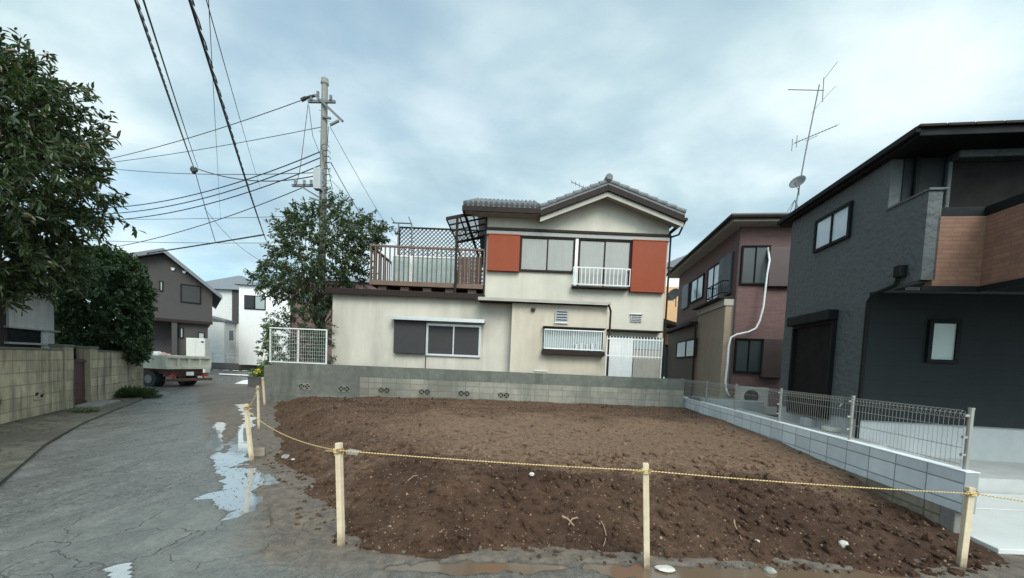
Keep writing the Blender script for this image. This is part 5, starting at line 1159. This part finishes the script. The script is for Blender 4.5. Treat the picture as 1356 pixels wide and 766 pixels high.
gA = 'cables from the pole to the left'; 
cable(D(405, 131, PY), D(-60, 232, 27), .9, .022, 'topmost thin cable running left from the utility pole crossarm', gA)
cable(D(428, 168, PY), D(-60, 228, 27), .5, .018, 'second thin cable left of the pole, above the thick bundles', gA)
for (y0, y1, r, lab) in ((200, 268, .03, 'upper of the three thick cables leaving the pole to the left'), (208, 276, .03, 'middle of the three thick cables leaving the pole to the left'), (218, 284, .03, 'lowest of the three thick cables leaving the pole to the left')):
    cable(D(427, y0, PY), D(40, y1, 24), 1.1, r, lab, gA)
cable(D(417, 229, PY), D(90, 216, 24), .3, .02, 'level cable from the transformer box to the left', gA)
cable(D(405, 247, PY), D(20, 335, 25), .9, .024, 'sagging cable from the lower crossarm towards the brown gabled house', gA)
cable(D(436, 285, PY + 2), D(60, 290, 24), .1, .016, 'thin level cable low left of the pole, just above the garden tree', gA)
cable(D(360, 322, 22), D(60, 316, 26), .1, .02, 'dark cable low over the brown gabled house', gA)
cable(D(350, 311, 20), D(120, 346, 31), .05, .055, 'thick dark cable bundle ending above the brown gabled house', gA)
cable(D(437, 168, PY), D(520, 312, 26), .1, .016, 'thin stay wire falling right from the pole top', 'cables from the pole to the right')
cable(D(438, 215, PY), D(500, 320, 24), .1, .024, 'thicker cable falling right from the pole towards the balcony', 'cables from the pole to the right')
cable(D(440, 240, PY), D(540, 335, 26), .2, .012, 'thin slack wire right of the pole behind the balcony', 'cables from the pole to the right')
gB = 'cables crossing overhead'
def ov(p0, Y0, p1, Y1, sag, r, lab, coil=0): cable(D(*p0, Y0), D(*p1, Y1), sag, r, lab, gB, 40, coil)
ov((165, -40), 3.4, (258, 226), 17, .05, .014, 'overhead cable with spiral hanger coils nearest the big tree', .28)
ov((177, -40), 3.4, (262, 222), 17, .03, .014, 'overhead cable just right of the coiled one')
ov((239, -40), 3.2, (352, 318), 17, .10, .020, 'thick dark overhead cable sweeping down to the right', .33)
ov((262, -40), 3.3, (345, 250), 17, .05, .007, 'very thin wire beside the thick sweeping cable')
ov((274, -40), 3.4, (292, 290), 18, .02, .005, 'faint thin wire hanging almost straight down the sky')
ov((258, 226), 17, (285, 320), 19, .05, .022, 'short cable dropping from the splice below the coiled cable')
ov((262, 224), 17, (430, 230), PY, .4, .028, 'cable from the hanging splice to the utility pole')
ov((270, 275), 19, (345, 345), 21, .3, .014, 'thin slack cable loop above the white house')
p = D(257, 226, 17); s = MB(); s.tube([(-.1, 0, .15), (0, 0, 0), (.1, 0, .12)], .05, 6); s.blob((0, 0, 0), .12, 3, 2); o = s.build('cable_splice', 'cable'); o.location = p; tag(o, 'small dark splice where the overhead cables join', 'cable splice')

# ================================================================== TRUCK
TA, TB = Vector((-14.35, 15.8, 0)), Vector((-14.05, 17.7, 0)); hd = Vector((-(TB - TA).y, (TB - TA).x, 0)).normalized()
tw_ = (TB - TA).length; tf = (TA.x, TA.y, -.02, math.atan2((TB - TA).y, (TB - TA).x))   # local x along the tailgate, local y forward
tk = thing('flatbed_truck', tf, 'pale flatbed truck loaded with rubble bags parked at the end of the left wall', 'truck')
zb0 = D(250, 488, 16.6).z - .02; zb1 = D(250, 471.5, 16.6).z
s = MB(); s.box(0, tw_, .04, 3.2, zb0, zb0 + .1); s.box(0, .04, .05, 3.2, zb0 + .1, zb1); s.box(tw_ - .04, tw_, .05, 3.2, zb0 + .1, zb1); s.box(0, tw_, 3.16, 3.2, zb0 + .1, zb1 + .15)
for k in range(6): s.box(-.012, -.001, .2 + k * .5, .26 + k * .5, zb0 + .1, zb1)
s.build('truck_bed', 'truckbed', tk, .008)
s = MB(); s.box(0, tw_, .035, .045, zb0 + .04, zb1 + .0)
s.box(-.01, tw_ + .01, -.05, .034, zb1 - .10, zb1 + .01); s.box(-.01, tw_ + .01, -.05, .034, zb0, zb0 + .12)
for k in range(5): x = tw_ * k / 4; s.box(x - .05, x + .05, -.028, .034, zb0 + .071, zb1 - .071)
s.build('tailgate', 'truckbed', tk, .006)
s = MB(); s.box(.25, tw_ - .25, .1, 5.0, zb0 - .22, zb0 - .002); s.box(.1, tw_ - .1, .15, .3, zb0 - .32, zb0 - .221); s.build('chassis', 'chassis', tk)
s = MB(); s.box(-.05, tw_ + .05, -.08, .02, zb0 - .52, zb0 - .40); s.bar((.3, .0, zb0 - .4), (.3, .1, zb0 - .2), .05); s.bar((tw_ - .3, .0, zb0 - .4), (tw_ - .3, .1, zb0 - .2), .05); s.build('bumper', 'chassis', tk, .01)
for x in (.14, tw_ - .32): s = MB(); s.box(x, x + .18, -.04, .06, zb0 - .33, zb0 - .24); s.build('tail_light', 'redlens', tk, .01)
s = MB(); s.box(tw_ * .42, tw_ * .42 + .33, -.03, -.01, zb0 - .28, zb0 - .12); s.build('number_plate', 'alu_white', tk)
def wheel(x, y, r=.36, w=.2):
    s = MB(); s.tube([(x, y, r), (x + .03, y, r), (x + w - .03, y, r), (x + w, y, r)], [r * .93, r, r, r * .93], 24); o = s.build('wheel', 'rubber', tk, 0); s = MB(); s.tube([(x - .012, y, r), (x + w + .012, y, r)], r * .5, 16); s.build('rim', 'steel', o)
for y in (.95, 3.9): 
    for x in (.04, tw_ - .24): wheel(x, y)
wheel(.27, .95); wheel(tw_ - .47, .95)
s = MB(); s.prism([(0.02, 3.3, .45), (0.02, 5.1, .45), (0.02, 5.15, 1.15), (0.02, 4.8, 1.80), (0.02, 3.35, 1.84), ], (tw_ - .04, 0, 0)); cb = s.build('cab', 'truckbed', tk, .05)
s = MB(); s.box(.25, tw_ - .25, 3.28, 3.299, 1.3, 1.7); s.build('rear_window', 'glass', cb)
s = MB(); s.box(.3, tw_ - .3, .1, .9, .3, .34); s.build('mudguard', 'rubber', tk)
def bag(name, x, y, r, sq, m_, lab, cat, seed, grp=None, z=0.0):
    s = MB(); s.blob((0, 0, r * sq[2] * .8), r, seed, 3, sq, rough=.10); o = s.build(name, m_, None, 0, False); w = Matrix.Translation(tf[:3]) @ Matrix.Rotation(tf[3], 4, 'Z') @ Vector((x, y, zb0 + .1 + z)); o.location = w; o.rotation_euler.z = tf[3]; return tag(o, lab, cat, grp)
bag('refuse_sack', .32, .45, .31, (1.0, .8, 1.05), 'pinkbag', 'crumpled pink sack standing at the near corner of the truck bed', 'sack', 3)
bag('refuse_sack', .78, .5, .24, (1.2, .8, .95), 'pinkbag', 'smaller pink sack slumped right of the big one on the truck bed', 'sack', 8, z=.05)
for k, (x, y, r, z) in enumerate(((.35, 1.5, .36, .1), (.9, 1.6, .34, .12), (.4, 2.3, .36, .12), (1.0, 2.4, .36, .1), (.5, 3.0, .3, .1))):
    bag('sandbag', x, y, r, (1.2, 1, .8), 'whitebag', 'dusty white rubble bag heaped in the middle of the truck bed', 'bag', 20 + k, 'white rubble bags on the truck bed', z)
rr = random.Random(9); s = MB()
for k in range(50): s.blob((rr.uniform(.15, tw_ - .15), rr.uniform(.2, 3.0), zb0 + .12 + rr.random() * .1), rr.uniform(.05, .12), k, 1)
o = s.build('rubble_load', 'stone'); o.location = tf[:3]; o.rotation_euler.z = tf[3]; tag(o, 'loose broken rubble covering the floor of the truck bed', 'rubble', kind='stuff')

# ================================================================== FAR HOUSES
ga = R(40); BY_ = 29.0
q = D(281, 480, BY_); bfz = (q.x, q.y, 0, ga)
bh = thing('brown_house', bfz, 'dark brown gabled two-storey house behind the parked truck', 'house')
def bp(px, py, y=0.0): return loc(px, py, bfz, 'y', y)
xr_ = 0.0; xl_ = bp(172, 400).x - .6; er_, ap, el_ = bp(281, 388), bp(217, 337), bp(176, 351); zbnd = bp(240, 424).z
s = MB(); s.prism([(xl_, 0, zbnd), (0, 0, zbnd), (0, 0, er_.z), (ap.x, 0, ap.z), (xl_, 0, ap.z - (ap.x - xl_) * .42)], (0, 9, 0)); s.build('upper_wall', 'brownhouse', bh)
xd = bp(231, 450).x; s = MB(); s.box(xd, 0 - .25, .35, 9, 0, zbnd - .001); s.box(xl_, xd, 2.2, 9, 0, zbnd - .001); s.box(xd - .15, xd + .15, .02, .349, 0, zbnd - .001); s.build('lower_wall', 'brownhouse', bh)
s = MB(); s.box(xl_, 0.02, -.06, -.001, zbnd - .18, zbnd + .02); s.build('belt_course', 'brown', bh)
s = MB(); sl = (er_.z - ap.z) / (er_.x - ap.x)
s.prism([(ap.x, -.6, ap.z + .08), (.55, -.6, er_.z + .55 * sl + .08), (.55, -.6, er_.z + .55 * sl + .3), (ap.x, -.6, ap.z + .32)], (0, 10, 0))
s.prism([(ap.x, -.6, ap.z + .08), (xl_ - .6, -.6, ap.z - (ap.x - xl_ + .6) * .42 + .08), (xl_ - .6, -.6, ap.z - (ap.x - xl_ + .6) * .42 + .3), (ap.x, -.6, ap.z + .32)], (0, 10, 0)); s.build('roof', 'greyroof', bh)
s = MB(); s.prism([(ap.x, -.66, ap.z + .02), (.58, -.66, er_.z + .58 * sl + .02), (.58, -.66, er_.z + .58 * sl + .22), (ap.x, -.66, ap.z + .24)], (0, .055, 0)); s.prism([(ap.x, -.66, ap.z + .02), (xl_ - .6, -.66, ap.z - (ap.x - xl_ + .6) * .42 + .02), (xl_ - .6, -.66, ap.z - (ap.x - xl_ + .6) * .42 + .22), (ap.x, -.66, ap.z + .24)], (0, .055, 0)); s.build('bargeboard', 'greyroof', bh)
def bwin(px0, py0, px1, py1, pane, y=0.0, n=2):
    a, b = bp(px0, py0, y), bp(px1, py1, y); f = MB(); x0, x1, z0, z1 = a.x, b.x, b.z, a.z
    for bb in ((x0, x1, z0, z0 + .06), (x0, x1, z1 - .06, z1), (x0, x0 + .06, z0 + .061, z1 - .061), (x1 - .06, x1, z0 + .061, z1 - .061)): f.box(bb[0], bb[1], y - .08, y - .002, bb[2], bb[3])
    o = f.build('window', 'black', bh); f = MB(); f.box(x0 + .06, x1 - .06, y - .04, y - .003, z0 + .06, z1 - .06); f.build('pane', pane, o); return o
bwin(239, 376, 266, 403, 'shutter_dark'); bwin(211, 372, 216, 386, 'frosted')
bwin(232, 433, 237, 448, 'glass', .35); bwin(238, 434, 243, 448, 'frosted', .35); bwin(262, 440, 271, 450, 'frosted', .35)
for px in (229, 244): c = bp(px, 357 if px == 229 else 361); s = MB(); s.tube([(c.x, -.02, c.z), (c.x, -.1, c.z)], .09, 12); s.box(c.x - .11, c.x + .11, -.14, -.02, c.z + .03, c.z + .09); s.build('vent_hood', 'alu_white', bh)
# white equipment cabinet in front of it
p = D(259, 490, 27.0); w_ = 1.15; o_ = thing('equipment_cabinet', (p.x, 27.0, 0, R(15)), 'tall white cabinet standing in front of the dark brown house', 'cabinet')
zt = D(259, 448, 27).z; s = MB(); s.box(-w_ / 2, w_ / 2, 0, .7, .05, zt); s.build('casing', 'acwhite', o_, .03); s = MB(); s.box(-w_ / 2 + .04, -.01, -.02, -.001, .1, zt - .05); s.box(.01, w_ / 2 - .04, -.02, -.001, .1, zt - .05); s.build('door', 'acwhite', o_, .01); s = MB(); s.box(.35, .5, -.04, -.021, zt - .3, zt - .2); s.build('label_plate', 'black', o_)

def hip(mb, x0, x1, y0, y1, z, h, ov=.4):
    X0, X1, Y0, Y1 = x0 - ov, x1 + ov, y0 - ov, y1 + ov; d = min(X1 - X0, Y1 - Y0) / 2
    if X1 - X0 > Y1 - Y0: a, b = (X0 + d, (Y0 + Y1) / 2, z + h), (X1 - d - .01, (Y0 + Y1) / 2, z + h)
    else: a, b = ((X0 + X1) / 2, Y0 + d, z + h), ((X0 + X1) / 2, Y1 - d + .01, z + h)
    v = [(X0, Y0, z), (X1, Y0, z), (X1, Y1, z), (X0, Y1, z), a, b]
    if X1 - X0 > Y1 - Y0: f = [(0, 1, 5, 4), (1, 2, 5), (2, 3, 4, 5), (3, 0, 4), (3, 2, 1, 0)]
    else: f = [(0, 1, 4), (1, 2, 5, 4), (2, 3, 5), (3, 0, 4, 5), (3, 2, 1, 0)]
    mb.add(v, f)
# cream-white hipped house
y_ = 41.0; fr = (D(272, 480, y_).x, y_, .45, 0)
def q3(px, py, y=0.0): return loc(px, py, fr, 'y', y)
wh = thing('hipped_house', fr, 'off-white house with slate hipped roof right of the dark brown house', 'house')
x1 = q3(317, 430).x; ze = q3(295, 384).z; s = MB(); s.box(-1.5, x1, 0, 6, 0, ze); s.build('wall', 'whitetex', wh)
s = MB(); s.box(q3(308, 430).x, x1 + .02, -.1, -.001, q3(310, 428).z, ze - .02); s.build('brown_panel', 'brownhouse', wh)
s = MB(); hip(s, -2.5, x1 + 1.2, 0, 7, ze, q3(288, 364, 3.5).z - ze, .5); s.build('roof', 'greyroof', wh)
c = q3(290, 397); s = MB(); s.box(c.x - .18, c.x + .18, -.08, -.002, c.z - .15, c.z + .15); s.build('wall_vent', 'shutter_dark', wh)
a, b = q3(280, 416, -1.6), q3(307, 425, -1.6); s = MB(); s.box(-1.5, x1 - .4, -1.6, -.101, 0, b.z - .2); s.build('annexe', 'whitetex', wh); s = MB(); s.prism([(-1.6, -1.75, a.z + .25), (x1 - .2, -1.75, b.z - .15), (x1 - .2, -1.75, b.z + .02), (-1.6, -1.75, a.z + .5)], (0, 1.6, 0)); s.build('annexe_roof', 'greyroof', wh)
a, b = q3(304, 438, -1.6), q3(309, 451, -1.6); s = MB(); s.box(a.x, b.x, -1.66, -1.601, b.z, a.z); s.build('window', 'glass', wh)
# white boxy house
y_ = 37.0; fr = (D(316, 480, y_).x, y_, .45, R(6))
wb = thing('white_house', fr, 'bright white house with dark framed window half hidden by the garden tree', 'house')
x1 = q3(388, 430).x; ze = q3(345, 379).z; s = MB(); s.box(0, x1 + 3, 0, 7, 0, ze); s.build('wall', 'white', wb)
s = MB(); hip(s, 0, x1 + 3, 0, 7, ze, 1.1, .35); s.build('roof', 'greyroof', wb)
a, b = q3(324, 391), q3(352, 411); s = MB(); s.box(a.x, b.x, -.08, -.002, b.z, a.z); o = s.build('window', 'black', wb); w2 = (b.x - a.x) / 2
for k in range(2): s = MB(); s.box(a.x + .07 + k * w2, a.x + w2 - .07 + k * w2, -.1, -.081, b.z + .08, a.z - .08); s.build('pane', ['glass', 'frosted'][k], o)
# red-brown house behind the garden tree
y_ = 33.0; fr = (D(384, 480, y_).x, y_, .1, 0); rh = thing('redbrown_house', fr, 'reddish brown house glimpsed through the garden tree left of the balcony', 'house')
ze = q3(420, 372).z; s = MB(); s.box(0, 9, 0, 6, 0, ze); s.build('wall', 'maroon', rh); s = MB(); hip(s, 0, 9, 0, 6, ze, 1.0, .3); s.build('roof', 'greyroof', rh)
a, b = q3(395, 390), q3(408, 402); s = MB(); s.box(a.x, b.x, -.06, -.002, b.z, a.z); s.build('window', 'glass', rh)
# guard rail
gy = 37.85; gx0, gx1 = D(262, 480, gy).x, D(400, 480, gy).x; gr = thing('guard_rail', (gx0, gy, .52, 0), 'white tubular guard rail along the far road', 'guard rail')
hh = .95; s = MB(); 
for z in (hh, hh * .55): s.tube([(0, 0, z), (gx1 - gx0, 0, z)], .035, 6)
s.build('rail', 'alu_white', gr)
for k in range(8):
    x = (gx1 - gx0) * k / 7; s = MB(); s.tube([(x, 0, 0), (x, 0, hh + .04)], .05, 8); s.build('post', 'alu_white', gr)

# ================================================================== STAKES AND ROPE
STK = [((453, 725), (448, 587), 'wooden stake left of centre at the front corner of the soil lot'), ((858, 752), (855.5, 614), 'wooden stake standing at the front middle of the soil lot'), ((1272, 752), (1287, 646), 'wooden stake at the right front corner beside the driveway'),
       ((335, 612), (325, 535), 'leaning wooden stake beside the long puddle on the alley edge'), ((343, 570), (341, 511), 'thin stake behind the leaning one on the alley edge'), ((351, 538), (347.5, 500), 'farthest stake by the left end of the grey block wall')]
tops = []
for i, (b_, t_, lab) in enumerate(STK):
    B = G(*b_, 0); T = D(*t_, B.y); r = thing('wooden_stake', (B.x, B.y, -.05, 0), lab, 'stake', 'wooden stakes round the lot')
    w = .046 if i not in (4,) else .034; v = T - B; s = MB(); s.bar((0, 0, -.1), (v.x, v.y + .01, v.z + .05), w, w, upv=(.25, 1, 0)); s.build('post', 'stake', r, .004)
    tops.append(B + v * .94 + Vector((0, -.0, 0)))
    s = MB(); c = v * .93 + Vector((0, 0, .05)); rk = []
    for k in range(25): a_ = k * 2 * math.pi / 8; rk.append(c + Vector((w * .82 * math.cos(a_), w * .82 * math.sin(a_), -.02 + k * .0016)))
    s.tube(rk, .006, 6, spiral=4)
    if i < 3: s.tube([c + Vector((-w * .8, -.02, 0)), c + Vector((-w * 1.9, -.04, .005)), c + Vector((-w * 2.6, -.03, -.02))], .006, 6, spiral=4)
    s.build('rope_knot', ['yellow', 'ropeblack'], r)
def rope(A, B, sag, lab, n=220, r=.0052):
    pts = [(A.lerp(B, i / n) - Vector((0, 0, sag * 4 * (i / n) * (1 - i / n)))) - A for i in range(n + 1)]
    s = MB(); s.tube(pts, r, 8, 0, spiral=4); o = s.build('rope', ['yellow', 'ropeblack'], None, 0, True); o.location = A; tag(o, lab, 'rope', 'yellow and black rope strung between the stakes')
t = tops; off = Vector((0, -.03, 0))
rope(t[0] + off, t[1] + off, .012, 'yellow and black rope across the front left of the soil lot', 420)
rope(t[1] + off, t[2] + off, .016, 'yellow and black rope across the front right of the soil lot', 420)
rope(t[3] + off, t[0] + off, .10, 'sagging rope between the leaning stake and the front corner stake', 300)
rope(t[4], t[3], .09, 'slack rope between the thin stake and the leaning stake', 200); rope(t[5], t[4], .1, 'farthest rope span near the left end of the grey wall', 200)
rope(t[2] + off, Vector((6.6, 3.45, .42)), .03, 'rope running right from the right corner stake over the driveway', 300)

# ================================================================== STONES, TWIGS AND SCRAPS ON THE SOIL
def on_soil(px, py):
    z = .25
    for _ in range(8): p = G(px, py, z); z = max(float(soil_h(np.array([[p.x]]), np.array([[p.y]]))[0, 0]), 0.0)
    return G(px, py, z)
def stone(px, py, r, lab, m_='stone', sq=(1.2, 1, .6), seed=1):
    p = on_soil(px, py); s = MB(); s.blob((0, 0, r * .25), r, seed, 2, sq, rough=.16); o = s.build('stone', m_); o.location = p; o.rotation_euler.z = seed; return tag(o, lab, 'stone', 'larger stones on the lot')
stone(704, 629, .032, 'pale round stone on the crest of the soil bank near the centre')
stone(1117, 723, .040, 'white stone low on the soil bank towards the right stake', sq=(1, 1, .9), seed=2)
stone(880, 755, .050, 'flat white chip of rubble in the muddy puddle by the middle stake', seed=3, sq=(1.5, 1, .35))
stone(1003, 718, .022, 'small white stone low on the bank right of the middle stake', seed=4)
stone(378, 606, .055, 'flat grey stone half buried in the soil near the leaning stake', 'rubble', (1.8, 1, .4), 5)
stone(1019, 757, .04, 'grey lump at the edge of the muddy puddle on the right', 'rubble', (1.2, 1, .6), 6)
stone(388, 609, .022, 'small pale stone right of the flat grey stone', seed=7)
stone(446, 596 + 8, .04, 'pale stone just behind the front corner stake', 'rubble', seed=8)
p = on_soil(468, 600); s = MB(); s.box(-.09, .09, -.05, .05, -.02, .035); s.build('concrete_fragment', 'rubble', None, .008); o = bpy.data.objects['concrete_fragment']; o.location = p; o.rotation_euler = (.1, .08, -.2); tag(o, 'flat grey concrete fragment on the soil behind the front corner stake', 'concrete piece')
p = G(341, 604, .02); s = MB(); s.box(-.10, .10, -.06, .06, -.02, .12); o = s.build('kerb_stone', 'brownblock', None, .012); o.location = p; o.rotation_euler.z = .5; tag(o, 'muddy brown block standing at the foot of the leaning stake', 'block')
def twig(pxs, lab, r=.006):
    P = [on_soil(*q) + Vector((0, 0, .012 + .02 * (i % 2))) for i, q in enumerate(pxs)]; s = MB(); s.tube([p - P[0] for p in P], [r, r * .8, r * .7, r * .5][:len(P)] if len(P) <= 4 else r, 6); o = s.build('root_twig', 'wood_twig'); o.location = P[0]; tag(o, lab, 'twig', 'dry roots on the soil bank')
twig([(972, 690), (973, 700), (980, 712), (982, 720)], 'thin pale root on the bank right of the middle stake')
twig([(796, 692), (800, 703), (803, 712), (799, 728)], 'forked dry root on the bank just left of the middle stake')
twig([(744, 685), (752, 692), (760, 698)], 'short broken root on the bank between the front stakes', .009)
twig([(765, 687), (757, 692), (753, 697)], 'crossing root piece beside the short broken root', .008)
twig([(540, 638), (548, 634), (556, 631)], 'small twig on the upper left of the bank')
